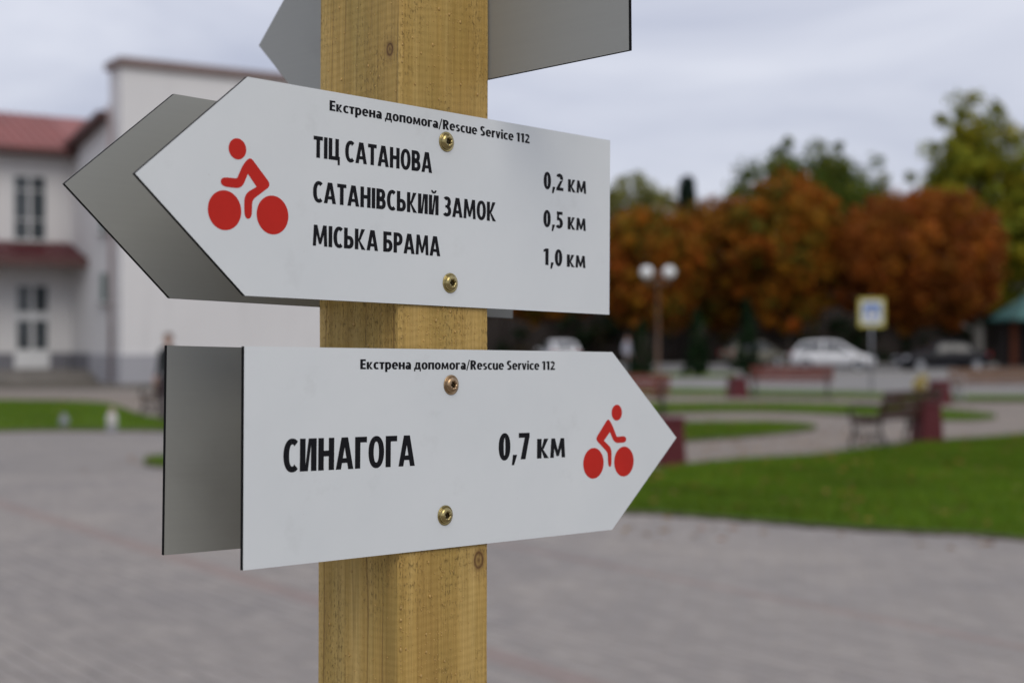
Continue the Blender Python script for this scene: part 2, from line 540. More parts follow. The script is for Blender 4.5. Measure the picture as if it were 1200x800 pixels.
M_FASC = simple('brown_fascia', (0.10, 0.045, 0.04), 0.6)
M_COPE = simple('brown_coping', (0.22, 0.16, 0.145), 0.6)
M_PIPE = simple('downpipe_paint', (0.36, 0.28, 0.28), 0.5)
M_PVC = simple('white_pvc', (0.74, 0.75, 0.75), 0.4, var=0.04)
M_GLASS = glass_mat('window_glass', (0.045, 0.055, 0.06))
M_GREENGL = glass_mat('greenish_glass', (0.12, 0.19, 0.17), 0.15)
M_STEP = simple('step_concrete', (0.20, 0.185, 0.165), 0.9, var=0.2, scale=1.5)
M_SLAT = simple('brown_slat', (0.055, 0.022, 0.012), 0.6, spec=.2, var=0.35, scale=8, bmp=0.2)
M_SLATR = simple('red_brown_slat', (0.15, 0.042, 0.030), 0.6, spec=.2, var=0.3, scale=8, bmp=0.2)
M_SLATT = simple('tan_slat', (0.15, 0.08, 0.045), 0.6, spec=.2, var=0.3, scale=8, bmp=0.2)
M_IRON = simple('cast_iron', (0.03, 0.026, 0.024), 0.5, 0.3)
M_IRONP = simple('pale_iron', (0.40, 0.40, 0.40), 0.5, 0.2)
M_GRAN = simple('maroon_granite', (0.095, 0.014, 0.018), 0.45, var=0.35, scale=60, spec=.3)
M_POLE = simple('brown_pole', (0.13, 0.075, 0.045), 0.5)
M_GLOBE = simple('opal_globe', (0.82, 0.83, 0.82), 0.25, var=0.03)
M_STEEL = simple('galvanised', (0.30, 0.31, 0.33), 0.5, 0.6)
M_YEL = simple('sign_yellow', (0.50, 0.44, 0.09), 0.5, var=0.05)
M_BLUE = simple('sign_blue', (0.025, 0.14, 0.46), 0.5, var=0.05)
M_SWHITE = simple('sign_white', (0.78, 0.79, 0.80), 0.5, var=0.04)
M_TYRE = simple('tyre', (0.02, 0.02, 0.02), 0.85)
M_RIM = simple('alloy', (0.45, 0.46, 0.47), 0.35, 0.9)
M_CARGL = glass_mat('car_glass', (0.02, 0.026, 0.03), 0.03)
M_HEADL = simple('lamp_lens', (0.6, 0.62, 0.65), 0.1)
M_TAILL = simple('tail_lens', (0.35, 0.01, 0.012), 0.15)
M_TRIM = simple('black_trim', (0.018, 0.018, 0.02), 0.6)
M_TEAL = tile_roof_mat('teal_roof', (0.035, 0.115, 0.10))
M_ORWOOD = simple('orange_wood', (0.22, 0.055, 0.016), 0.6, var=0.25, scale=6)
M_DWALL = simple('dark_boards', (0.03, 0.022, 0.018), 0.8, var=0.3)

# ------------------------------------------------------------------ the setting: ground, plaza, lawns, road
def sheet(name, poly, z, mat, kind='structure', parent=None, thick=0.0, side=None):
    mb = MB()
    poly = ccw(poly)
    if thick:
        mb.prism(poly, z - thick, z, 0, 0, 1 if side else 0)
        return mb.build(name, [mat, side] if side else mat, parent, kind=kind)
    mb.add([(x, y, z) for x, y in poly], [tuple(range(len(poly)))])
    return mb.build(name, mat, parent, kind=kind)

sheet('ground', [(-900, -300), (900, -300), (900, 1500), (-900, 1500)], 0.0, M_SOIL)
plaza = sheet('plaza', [(-45, -25), (45, -25), (45, 47.5), (-45, 47.5)], 0.004, M_PLAZA)
LAWN_Z = 0.05
lawns = []
def lawn(pts_px, n=6, pts_world=None):
    pts = [G(*p) for p in pts_px] if pts_px else pts_world
    poly = ccw(smooth_loop(pts, n))
    o = sheet('lawn', poly, LAWN_Z, M_LAWN, thick=LAWN_Z, side=M_SOIL)
    lawns.append((o, poly))
    return o
# near lawn on the right
lawn([(700, 598), (780, 606), (900, 616), (1020, 625), (1130, 630), (1260, 632), (1330, 575), (1260, 512), (1150, 517), (1075, 523), (1010, 530), (960, 537), (880, 542), (800, 550), (720, 566)])
# island behind it
lawn([(650, 512), (720, 500), (800, 498), (880, 497), (935, 499), (957, 503), (930, 508), (870, 514), (800, 519), (720, 523), (660, 522)])
# strips towards the road
lawn([(700, 476), (800, 474), (900, 474), (1000, 476), (1080, 480), (1140, 485), (1168, 490), (1140, 494), (1070, 493), (1000, 488), (900, 484), (800, 485), (700, 488)])
lawn([(690, 459), (800, 457), (900, 459), (1000, 461), (1100, 464), (1200, 465), (1300, 466), (1300, 471), (1200, 471), (1100, 470), (1000, 467), (900, 465), (800, 464), (690, 465)])
# far verge with the clipped conifers
lawn(None, 4, [(XAT(690, 63), 63), (XAT(760, 62), 62), (XAT(840, 62), 62), (XAT(862, 65), 65), (XAT(850, 68.5), 68.5), (XAT(760, 69), 69), (XAT(690, 68.5), 68.5)])
# left lawn in front of the building, and the small bed behind the signs
lawn([(-120, 509), (-40, 508), (40, 506), (110, 506), (170, 506), (230, 507), (300, 505), (330, 500), (280, 497), (215, 494), (172, 490), (150, 483), (125, 475), (80, 472), (0, 471), (-90, 472), (-160, 488)])
lawn([(168, 544), (190, 549), (260, 551), (350, 550), (430, 547), (350, 541), (260, 538), (190, 538)])
# path and pavements: sheets a little above the plaza
sheet('path', [G(-170, 474), G(60, 474), G(150, 487), G(215, 497), G(330, 503), G(420, 480), G(420, 462), G(-170, 458)], 0.008, M_PATH)
sheet('path', ccw([G(600, 560), G(740, 563), G(1000, 536), G(1260, 520), G(1330, 500), G(1330, 473), G(1000, 464), G(600, 460)]), 0.008, M_PATH)
sheet('pavement', [(-3, 46.5), (70, 46.5), (70, 69.0), (-3, 69.0)], 0.012, M_SIDE)
sheet('road', [(-40, 70.5), (140, 70.5), (140, 88), (-40, 88)], 0.006, M_ASPH)
for yk in (70.3, 88.1):
    mb = MB()
    mb.box((50, yk, 0.06), (180, 0.18, 0.13))
    mb.build('kerb', M_KERB, None, kind='structure')
mb = MB()
for k in range(30):
    mb.box((-38 + 6 * k, 79.2, 0.0085), (3.0, 0.12, 0.005))
mb.build('road_marking', M_SWHITE, None, kind='structure')

# pavers, laid in rows along the red stripe
PDIR = np.array([math.cos(PAVE_ANG), math.sin(PAVE_ANG)])
PNOR = np.array([-PDIR[1], PDIR[0]])
PL, PW, GAP = 0.2, 0.1, 0.006
s1 = np.array(G(0, 592)); s2 = np.array(G(592, 640))
red_rows = {round(float(s1 @ PNOR) / PW), round(float(s1 @ PNOR) / PW) + 1, round(float(s2 @ PNOR) / PW)}
mid = np.array([-1.0, 11.0])
cand = []
lim = 9.5
lawn_arr = [np.array(p) for _, p in lawns]
def inside(poly, pts):
    x, y = pts[:, 0], pts[:, 1]
    r = np.zeros(len(pts), bool)
    j = len(poly) - 1
    for i in range(len(poly)):
        xi, yi = poly[i]; xj, yj = poly[j]
        if yi != yj:
            c = ((yi > y) != (yj > y)) & (x < (xj - xi) * (y - yi) / (yj - yi) + xi)
            r ^= c
        j = i
    return r
rn = int(lim / PW)
c_n = round(float(mid @ PNOR) / PW); c_d = round(float(mid @ PDIR) / PL)
for rn_ in range(c_n - 110, c_n + 111):
    for dn in range(c_d - 62, c_d + 63):
        p = PDIR * ((dn + (0.5 if rn_ % 2 else 0.0)) * PL) + PNOR * (rn_ * PW)
        cand.append((p[0], p[1], rn_))
cand = np.array(cand)
keep = (cand[:, 1] > 5.2) & (cand[:, 1] < 17.5) & (np.abs(cand[:, 0] / cand[:, 1]) < 0.5)
for poly in lawn_arr:
    mnx, mny = poly.min(0) - .3; mxx, mxy = poly.max(0) + .3
    if mny < 18:
        c = np.array(poly).mean(0)
        big = c + (poly - c) * 1.0
        keep &= ~inside(big, cand[:, :2])
cand = cand[keep]
pxs = 600 + F_PX * cand[:, 0] / cand[:, 1]
pys = HORIZON + F_PX * CAM_H / cand[:, 1]
vis = (pxs > 4) & (pxs < 1196) & (pys < 800) & ~((pxs > 365) & (pxs < 578)) & ~((pxs > 185) & (pxs < 725) & (pys < 672))
order = np.argsort(np.where(vis, cand[:, 1], 1e9))
single = set(order[:300].tolist())
def paver_block(jit=0.0):
    a, b2 = (PL - GAP) / 2, (PW - GAP) / 2
    c = 0.004
    t = 0.014 + jit
    vv = [(-a, -b2, 0), (a, -b2, 0), (a, b2, 0), (-a, b2, 0), (-a, -b2, t - c), (a, -b2, t - c), (a, b2, t - c), (-a, b2, t - c),
          (-a + c, -b2 + c, t), (a - c, -b2 + c, t), (a - c, b2 - c, t), (-a + c, b2 - c, t)]
    ff = [(0, 1, 5, 4), (1, 2, 6, 5), (2, 3, 7, 6), (3, 0, 4, 7), (4, 5, 9, 8), (5, 6, 10, 9), (6, 7, 11, 10), (7, 4, 8, 11), (8, 9, 10, 11)]
    return vv, ff
pv, pf = paver_block()
pm = {}
for key, mt in (('g', M_PAVER), ('r', M_PAVERR)):
    me = bpy.data.meshes.new('paver')
    me.from_pydata(pv, [], pf)
    me.materials.append(mt)
    pm[key] = me
mbr = MB()
rotz = Matrix.Rotation(PAVE_ANG, 4, 'Z')
base_v = np.array([tuple(rotz @ Vector(p)) for p in pv])
bv, bf, bmi = [], [], []
for i, (x, y, r) in enumerate(cand):
    red = int(r) in red_rows
    dz = random.uniform(-0.0015, 0.0015)
    if i in single:
        o = link('paver', pm['r' if red else 'g'], plaza)
        o.location = (x, y, 0.002 + dz)
        o.rotation_euler = (random.gauss(0, 0.004), random.gauss(0, 0.004), PAVE_ANG + random.gauss(0, 0.004))
    else:
        k = len(bv) * 12
        bv.append(base_v + np.array([x, y, 0.002 + dz]))
        bf.extend([tuple(q + k for q in f) for f in pf])
        bmi.extend([1 if red else 0] * len(pf))
mbr.v = [tuple(p) for p in np.concatenate(bv)]
mbr.f, mbr.m = bf, bmi
mbr.build('paver_field', [M_PAVER, M_PAVERR], plaza, kind='stuff')

# grass blades on the lawns (nobody could count them)
def grass(o, poly, count, hmin, hmax, wid):
    poly = np.array(poly)
    mn, mx = poly.min(0), poly.max(0)
    pts = RNG.uniform(mn, mx, (count * 3, 2))
    pts = pts[inside(poly, pts)][:count]
    n = len(pts)
    a = RNG.uniform(0, 2 * math.pi, n)
    h = RNG.uniform(hmin, hmax, n)
    lean = RNG.normal(0, 0.4, (n, 2)) * h[:, None]
    dx = np.stack([np.cos(a), np.sin(a)], 1) * wid
    z0 = np.full((n, 1), LAWN_Z - 0.004)
    v = np.stack([np.hstack([pts - dx, z0]), np.hstack([pts + dx, z0]), np.hstack([pts + lean, z0 + h[:, None]])], 1).reshape(-1, 3)
    pat = (np.sin(pts[:, :1] * 1.7 + np.sin(pts[:, 1:] * 1.3) * 2) * np.sin(pts[:, 1:] * 2.1 + pts[:, :1] * .6)) * .22 + 1
    tone = pat * RNG.uniform(0.6, 1.35, (n, 1)) * np.array([[0.10, 0.185, 0.009]]) + RNG.uniform(0, 1, (n, 1)) ** 6 * np.array([[0.10, 0.05, 0.005]])
    return np_mesh('grass', v, 3, tone, M_BLADE, None, 'stuff')
def np_mesh(name, v, k, tone, mat, parent=None, kind=None):
    """loose faces of k corners each, one colour a face"""
    me = bpy.data.meshes.new(name)
    nf = len(v) // k
    me.vertices.add(len(v))
    me.vertices.foreach_set('co', v.astype(np.float32).ravel())
    me.loops.add(nf * k)
    me.loops.foreach_set('vertex_index', np.arange(nf * k, dtype=np.int32))
    me.polygons.add(nf)
    me.polygons.foreach_set('loop_start', np.arange(0, nf * k, k, dtype=np.int32))
    me.update(calc_edges=True)
    at = me.attributes.new('tint', 'FLOAT_COLOR', 'FACE')
    c = np.ones((nf, 4), np.float32)
    c[:, :3] = tone
    at.data.foreach_set('color', c.ravel())
    me.materials.append(mat)
    return link(name, me, parent, None, kind)
for (o, poly), cnt in zip(lawns, (70000, 14000, 14000, 8000, 4000, 26000, 3000)):
    g = grass(o, poly, cnt, 0.03, 0.075, 0.006)
    tag(g, 'short mown green grass of the lawns between the paved paths', 'grass', 'mown grass on the lawns')

# fallen autumn leaves on the lawns and along their edges
def fallen(count):
    P = []
    for (o_, poly), share in zip(lawns, (.5, .12, .1, .08, .04, .14, .02)):
        poly = np.array(poly)
        mn, mx = poly.min(0) - .4, poly.max(0) + .4
        q = RNG.uniform(mn, mx, (int(count * share), 2))
        P.append(np.hstack([q, np.where(inside(poly, q), LAWN_Z + .05, .022)[:, None]]))
    P = np.concatenate(P)
    n = len(P)
    a = RNG.uniform(0, 2 * math.pi, n)
    s_ = RNG.uniform(.025, .06, n)
    d1 = np.stack([np.cos(a) * s_, np.sin(a) * s_, RNG.uniform(-.01, .012, n)], 1)
    d2 = np.stack([-np.sin(a) * s_ * .7, np.cos(a) * s_ * .7, RNG.uniform(-.01, .012, n)], 1)
    v = np.stack([P - d1, P - d2, P + d1, P + d2], 1).reshape(-1, 3)
    cols = np.array([(.34, .12, .02), (.40, .22, .04), (.22, .08, .02), (.30, .16, .05)])
    return np_mesh('fallen_leaves', v, 4, cols[RNG.integers(0, 4, n)] * RNG.uniform(.6, 1.1, (n, 1)), M_BLADE, None, 'stuff')
tag(fallen(1500), 'orange and brown fallen leaves scattered over the lawns and their edges', 'leaves')

# ------------------------------------------------------------------ foliage
def leaves(centers, radii, per, size, cols, rng, flat=0.0):
    """leaf quads spread round clump centres; colours drawn from cols"""
    n = len(centers) * per
    c = np.repeat(centers, per, 0)
    r = np.repeat(radii, per)[:, None]
    d = rng.normal(0, 1, (n, 3))
    d /= np.linalg.norm(d, axis=1)[:, None]
    p = c + d * r * rng.uniform(0.25, 1.0, (n, 1)) ** 0.6
    nrm = d + rng.normal(0, 0.8, (n, 3))
    nrm /= np.linalg.norm(nrm, axis=1)[:, None]
    a = np.cross(nrm, rng.normal(0, 1, (n, 3)))
    a /= np.linalg.norm(a, axis=1)[:, None]
    b = np.cross(nrm, a)
    s = rng.uniform(0.6, 1.3, (n, 1)) * size
    q = np.stack([p - a * s, p - b * s * 0.55 + nrm * s * .15, p + a * s, p + b * s * 0.55 + nrm * s * .15], 1).reshape(-1, 3)
    cols = np.array(cols)
    ci = np.repeat(rng.integers(0, len(cols), len(centers)), per)
    jump = rng.uniform(0, 1, n) < 0.3
    ci[jump] = rng.integers(0, len(cols), jump.sum())
    tone = cols[ci] * rng.uniform(0.65, 1.3, (n, 1)) * np.repeat(rng.uniform(.75, 1.25, (len(centers), 1)), per, 0)
    return q, tone
def branchy(height, spread, r0, rng, bottom, lean=0.0, n=9):
    mb = MB()
    top = height * 0.78
    pts = [(0, 0, -0.1), (rng.normal(0, .04), rng.normal(0, .04), top * 0.25), (rng.normal(0, .12), rng.normal(0, .12), top * 0.6), (lean + rng.normal(0, .2), rng.normal(0, .2), top)]
    mb.tube(pts, [r0 * 1.25, r0, r0 * 0.65, r0 * 0.18], 9)
    for k in range(n):
        a = 2 * math.pi * (k / n) + rng.uniform(-.4, .4)
        z = bottom + (top - bottom) * rng.uniform(0.0, 0.75)
        l = spread * rng.uniform(0.55, 0.9)
        e = (math.cos(a) * l, math.sin(a) * l, z + l * rng.uniform(0.35, 0.9))
        m_ = (math.cos(a) * l * .45, math.sin(a) * l * .45, z + l * .22)
        mb.tube([(0, 0, z - .1), m_, e], [r0 * .42, r0 * .26, r0 * .06], 6)
        for q in range(2):
            a2 = a + rng.uniform(-.9, .9)
            l2 = l * .5
            mb.tube([m_, (m_[0] + math.cos(a2) * l2, m_[1] + math.sin(a2) * l2, m_[2] + l2 * .6)], [r0 * .16, r0 * .04], 5)
    return mb
def tree(name, label, px, py_top, w_px, Y, bottom, cols, seed, group=None, shape='round', clumps=260, per=110, size=0.15, bark=None, dens=1.0):
    rng = np.random.default_rng(seed)
    x = XAT(px, Y)
    top = ZAT(py_top, Y)
    rad_w = w_px / 2 / F_PX * Y
    t = thing(name, label, 'tree', place(x, Y), group)
    cz = (top + bottom) / 2
    rz = (top - bottom) / 2
    branchy(top, rad_w, 0.05 + top * 0.016, rng, bottom).build('trunk', bark or M_BARK, t, True)
    d = rng.normal(0, 1, (clumps, 3))
    d /= np.linalg.norm(d, axis=1)[:, None]
    rr = rng.uniform(0.35, 1.0, (clumps, 1)) ** 0.5
    cr = rng.uniform(0.16, 0.27, clumps) * min(rad_w, rz) * 1.1
    rag = rng.uniform(0, 1, clumps) < .16
    rr[rag] = rng.uniform(1.02, 1.14, (rag.sum(), 1)); cr[rag] *= .55
    if shape == 'round':
        c = d * rr * np.array([rad_w * .86, rad_w * .86, rz * .88]) + np.array([0, 0, cz])
    elif shape == 'tall':        # several upright lobes with gaps
        lob = np.array([[rng.uniform(-.55, .55) * rad_w, rng.uniform(-.5, .5) * rad_w, bottom + (top - bottom) * f] for f in np.linspace(.2, .86, 9)])
        ix = rng.integers(0, 9, clumps)
        c = lob[ix] + d * rr * np.array([rad_w * .45, rad_w * .45, rz * .26])
        cr *= .9
    elif shape == 'lobes':       # loose crown: many small separate clumps filling an egg
        nl = 85
        dl = rng.normal(0, 1, (nl, 3)); dl /= np.linalg.norm(dl, axis=1)[:, None]
        lob = dl * rng.uniform(.35, .85, (nl, 1)) * np.array([rad_w, rad_w, rz]) + np.array([0, 0, cz])
        c = lob[rng.integers(0, nl, clumps)] + d * rr * rad_w * .30
        cr = rng.uniform(.10, .19, clumps) * rad_w
    elif shape == 'open':
        c = d * rr * np.array([rad_w * .9, rad_w * .9, rz * .9]) + np.array([0, 0, cz])
        cr *= rng.uniform(.45, 1.0, clumps)
    elif shape == 'cone':
        h = rng.uniform(0, 1, clumps)
        a = rng.uniform(0, 2 * math.pi, clumps)
        rr2 = rad_w * (1 - h) * rng.uniform(.55, .95, clumps)
        c = np.stack([np.cos(a) * rr2, np.sin(a) * rr2, bottom + (top - bottom) * h * .97], 1)
        cr = np.maximum(0.28, .35 * (1 - h)) * rad_w * .8
    q, tone = leaves(c, cr, per, size, cols, rng)
    np_mesh('crown', q, 4, tone, M_LEAF, t)
    return t

ORANGE = [(.38, .13, .010), (.44, .19, .014), (.33, .10, .010), (.22, .15, .014), (.34, .085, .010), (.12, .12, .012)]
RUST = [(.34, .095, .012), (.40, .13, .012), (.28, .070, .010), (.31, .12, .012), (.24, .075, .012)]
BROWNG = [(.22, .09, .012), (.26, .075, .012), (.10, .09, .012), (.15, .06, .010), (.06, .085, .010)]
GREEN = [(.10, .15, .016), (.12, .16, .018), (.07, .11, .014), (.16, .17, .02)]
YELLOW = [(.32, .31, .022), (.26, .28, .024), (.40, .33, .022), (.19, .23, .022)]
PALE = [(.26, .26, .07), (.20, .22, .06), (.30, .27, .08)]
DARKG = [(.012, .035, .010), (.018, .045, .012), (.010, .028, .010)]
SPRUCE = [(.014, .03, .022), (.02, .04, .026)]
AUT = 'autumn trees along the street'
tree('autumn_tree', 'orange autumn tree whose crown hangs between the two arrow boards', 645, 285, 150, 93, 2.6, ORANGE, 1, AUT)
tree('autumn_tree', 'orange and red autumn tree behind the double globe lamp', 764, 237, 138, 92, 1.9, ORANGE + RUST[:2], 2, AUT)
tree('autumn_tree', 'brown and green turning tree beside the dark spruce tip', 836, 231, 146, 95, 2.0, BROWNG + ORANGE[:2], 3, AUT)
tree('autumn_tree', 'tall orange autumn tree in front of the green tree', 924, 201, 142, 91, 1.9, ORANGE, 4, AUT)
tree('autumn_tree', 'broad rust coloured round tree above the parked black car', 1073, 220, 212, 89, 2.0, RUST, 5, AUT, clumps=420)
tree('green_tree', 'green leafy tree rising behind the orange autumn trees', 952, 164, 226, 112, 1.5, GREEN, 16, None, 'open', 460, 80, .19)
tree('birch_tree', 'tall yellow green tree with pale trunk and loose crown', 1146, 99, 158, 102, 2.0, YELLOW, 7, 'yellow green trees', 'lobes', 520, 80, .16, M_BIRCH)
tree('birch_tree', 'lower yellow green tree above the teal roofed pavilion', 1212, 195, 110, 100, 2.0, YELLOW, 8, 'yellow green trees', 'lobes', 420, 80, .16, M_BIRCH)
tree('poplar_tree', 'thin pale yellow tree right behind the orange tree by the lamp', 764, 204, 92, 125, 4.0, PALE, 9, 'pale distant trees', 'tall', 170, 60, .16, M_BIRCH)
tree('poplar_tree', 'thin pale yellow tree at the end of the upper arrow board', 714, 208, 60, 128, 4.0, PALE, 10, 'pale distant trees', 'tall', 90, 60, .17, M_BIRCH)
tree('spruce_tree', 'dark spruce whose tip stands over the autumn trees', 805, 208, 84, 118, 1.0, SPRUCE, 11, None, 'cone', 170, 60, .22)
# clipped conifers on the verge
def conifer(px, py_base, py_top, w_px, label, seed):
    Yc = G(px, py_base)[1]
    t = tree('columnar_conifer', label, px, py_top, w_px, Yc, 0.15, DARKG, seed, 'dark conifers on the verge', 'cone', 120, 60, .075)
    return t
conifer(875, 441, 352, 34, 'dark conical conifer beside the bench with red brown slats', 21)
conifer(817, 441, 362, 34, 'dark conical conifer between the globe lamp and the bench', 22)
conifer(752, 441, 376, 30, 'dark conical conifer standing close by the lamp pole', 23)
# dark hedge added to block the bright sky under the crowns
hd = thing('hedge', 'added tall dark hedge blocking the sky behind the trees across the street', 'hedge', place(34, 103))
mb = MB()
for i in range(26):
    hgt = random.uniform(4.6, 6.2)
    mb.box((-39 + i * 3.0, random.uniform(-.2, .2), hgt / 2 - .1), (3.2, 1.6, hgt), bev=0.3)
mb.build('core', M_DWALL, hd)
hc = np.stack([RNG.uniform(-41, 40, 700), RNG.uniform(-1.3, .6, 700), RNG.uniform(.2, 6.2, 700)], 1)
q, tone = leaves(hc, RNG.uniform(.5, .9, 700), 60, .2, DARKG + [(.05, .035, .01)], RNG)
np_mesh('foliage', q, 4, tone, M_LEAF, hd)

# ------------------------------------------------------------------ building on the left
YC = 53.7
CX = XAT(142, YC)
UD = Vector((.829, .559, 0)); VD = Vector((-.559, .829, 0))
# local frame: x along the right face (u), y along the side wall (v, going back), z up
bmx = Matrix(((UD.x, VD.x, 0, CX), (UD.y, VD.y, 0, YC), (0, 0, 1, 0), (0, 0, 0, 1)))
bld = thing('building', 'white plastered building with red roof, maroon entrance canopy and brown coping', 'building', bmx)
H_T, H_R0, H_R1, DEP, LEN = 11.24, 9.55, 8.65, 5.6, 10.8
def bpart(name, mat, fn, parent=bld, **k):
    m_ = MB(); fn(m_); return m_.build(name, mat, parent, **k)
bpart('front_block', M_PLAST, lambda m: m.box((LEN / 2, .6, H_T / 2), (LEN, 1.2, H_T)))
bpart('coping', M_COPE, lambda m: (m.box((LEN / 2, .6, H_T + .13), (LEN + .3, 1.5, .26)), m.box((LEN / 2, .6, H_T + .3), (LEN + .1, 1.3, .09))))
# rear part: side wall under a falling roof edge
def rear(m):
    m.add([(0.02, 1.2, 0), (0.02, 12, 0), (0.02, 12, H_R1 - 1.2), (0.02, DEP, H_R1), (0.02, 1.2, H_R0),
           (LEN, 1.2, 0), (LEN, 12, 0), (LEN, 12, H_R1 - 1.2), (LEN, DEP, H_R1), (LEN, 1.2, H_R0)],
          [(0, 1, 2, 3, 4), (9, 8, 7, 6, 5), (1, 6, 7, 2)])
bpart('side_wall', M_PLAST, rear)
def rake(m):
    sl = (H_R1 - H_R0) / (DEP - 1.2)
    a, b_ = 1.2, 12.0
    za, zb = H_R0, H_R0 + sl * (b_ - a)
    m.add([(-.45, a, za), (LEN, a, za), (LEN, b_, zb), (-.45, b_, zb), (-.45, a, za + .25), (LEN, a, za + .25), (LEN, b_, zb + .25), (-.45, b_, zb + .25)],
          [(3, 2, 1, 0), (4, 5, 6, 7), (0, 1, 5, 4), (1, 2, 6, 5), (2, 3, 7, 6), (3, 0, 4, 7)])
bpart('roof_edge', M_FASC, rake)
# wing to the left (recessed facade)
WX0 = -16.0
bpart('wing_wall', M_PLAST, lambda m: m.box(((WX0 + 0.02) / 2, DEP + 3.2, H_R1 / 2), (-WX0 + .02, 6.4, H_R1 - .004)))
def wing_roof(m):
    e, r = H_R1 + .02, ZAT(147, 62.5)
    y0, y1, y2 = DEP - .75, DEP + 3.4, DEP + 7.6
    xr = 2.2
    vv = [(WX0 - .6, y0, e - .12), (xr, y0, e - .12), (xr - .05, y1, r), (WX0 - .6, y1, r), (xr, y2, e - .12), (WX0 - .6, y2, e - .12),
          (WX0 - .6, y0, e + .1), (xr, y0, e + .1), (xr - .05, y1, r + .2), (WX0 - .6, y1, r + .2), (xr, y2, e + .1), (WX0 - .6, y2, e + .1)]
    m.add(vv, [(6, 7, 8, 9), (9, 8, 10, 11), (0, 3, 2, 1), (3, 5, 4, 2), (0, 1, 7, 6), (1, 2, 8, 7), (2, 4, 10, 8), (4, 5, 11, 10), (0, 6, 9, 3), (3, 9, 11, 5)])
    for i in range(44):   # standing ribs of the metal tile
        xx = WX0 - .4 + i * .38
        if xx > xr - .2: break
        m.add([(xx, y0 - .01, e + .1), (xx + .06, y0 - .01, e + .1), (xx + .06, y1, r + .2), (xx, y1, r + .2),
               (xx + .01, y0 - .01, e + .15), (xx + .05, y0 - .01, e + .15), (xx + .05, y1, r + .25), (xx + .01, y1, r + .25)],
              [(4, 5, 6, 7), (0, 4, 7, 3), (1, 2, 6, 5), (0, 1, 5, 4)])
wr = bpart('roof', M_ROOF, wing_roof)
bpart('gutter', M_FASC, lambda m: m.box((WX0 / 2 - .3, DEP - .8, H_R1 - .02), (-WX0 + .62, .16, .2)), wr)
bpart('eave_soffit', M_FASC, lambda m: m.box((WX0 / 2 - .3, DEP - .36, H_R1 - .1), (-WX0 + .6, .7, .06)), wr)
CHX = XAT(-8, 62) ; 
bpart('chimney', M_COPE, lambda m: (m.box((-3.35, DEP + 2.6, ZAT(135, 60)), (.55, .55, 2.0)), m.box((-3.35, DEP + 2.6, ZAT(117, 60)), (.7, .7, .14))), wr)
# plinths
bpart('plinth', M_PLINTH, lambda m: (m.box((LEN / 2, -.02, .5), (LEN + .1, .1, 1.1)), m.box((-.02, 1.6, .5), (.1, 3.3, 1.1))))
bpart('plinth', M_SHPLINTH, lambda m: (m.box((WX0 / 2 - .05, DEP - .02, .62), (-WX0 - .1, .1, .9)), m.box((-.02, 4.42, .62), (.1, 2.3, .9))))  # wing and under-canopy lengths, with shade painted into their colour
# entrance platform and steps
def steps(m):
    for k, (d, z) in enumerate(((3.4, .15), (3.0, .30), (2.6, .45))):
        m.box((WX0 / 2 + .6, DEP - d / 2, z - .075), (-WX0 - 1.4, d, .15))
bpart('entrance_steps', M_STEP, steps)
# canopy
def canopy(m):
    x0, x1 = -9.0, -.03
    yb, yf = DEP - .02, DEP - 2.0
    zb, zf = 5.15, 4.62
    vv = [(x0, yf, zf - .22), (x1, yf, zf - .22), (x1, yb, zb - .35), (x0, yb, zb - .35), (x0, yf, zf), (x1, yf, zf), (x1, yb, zb + .12), (x0, yb, zb + .12)]
    m.add(vv, [(3, 2, 1, 0), (4, 5, 6, 7), (0, 1, 5, 4), (1, 2, 6, 5), (2, 3, 7, 6), (3, 0, 4, 7)])
    for i in range(24):
        xx = x0 + .1 + i * .38
        if xx > x1 - .1: break
        m.add([(xx, yf - .015, zf), (xx + .07, yf - .015, zf), (xx + .07, yb, zb + .12), (xx, yb, zb + .12), (xx + .01, yf - .015, zf + .05), (xx + .06, yf - .015, zf + .05), (xx + .06, yb, zb + .17), (xx + .01, yb, zb + .17)],
              [(4, 5, 6, 7), (0, 4, 7, 3), (1, 2, 6, 5), (0, 1, 5, 4)])
cn = bpart('canopy', M_CANO, canopy)
bpart('canopy_board', M_FASC, lambda m: m.box((-4.5, DEP - 2.02, 4.45), (9.0, .06, .34)), cn)
for xx in (-8.8, -4.6):
    bpart('canopy_post', M_PLAST, lambda m: m.box((xx, DEP - 1.8, 2.4), (.22, .22, 3.95)), cn)
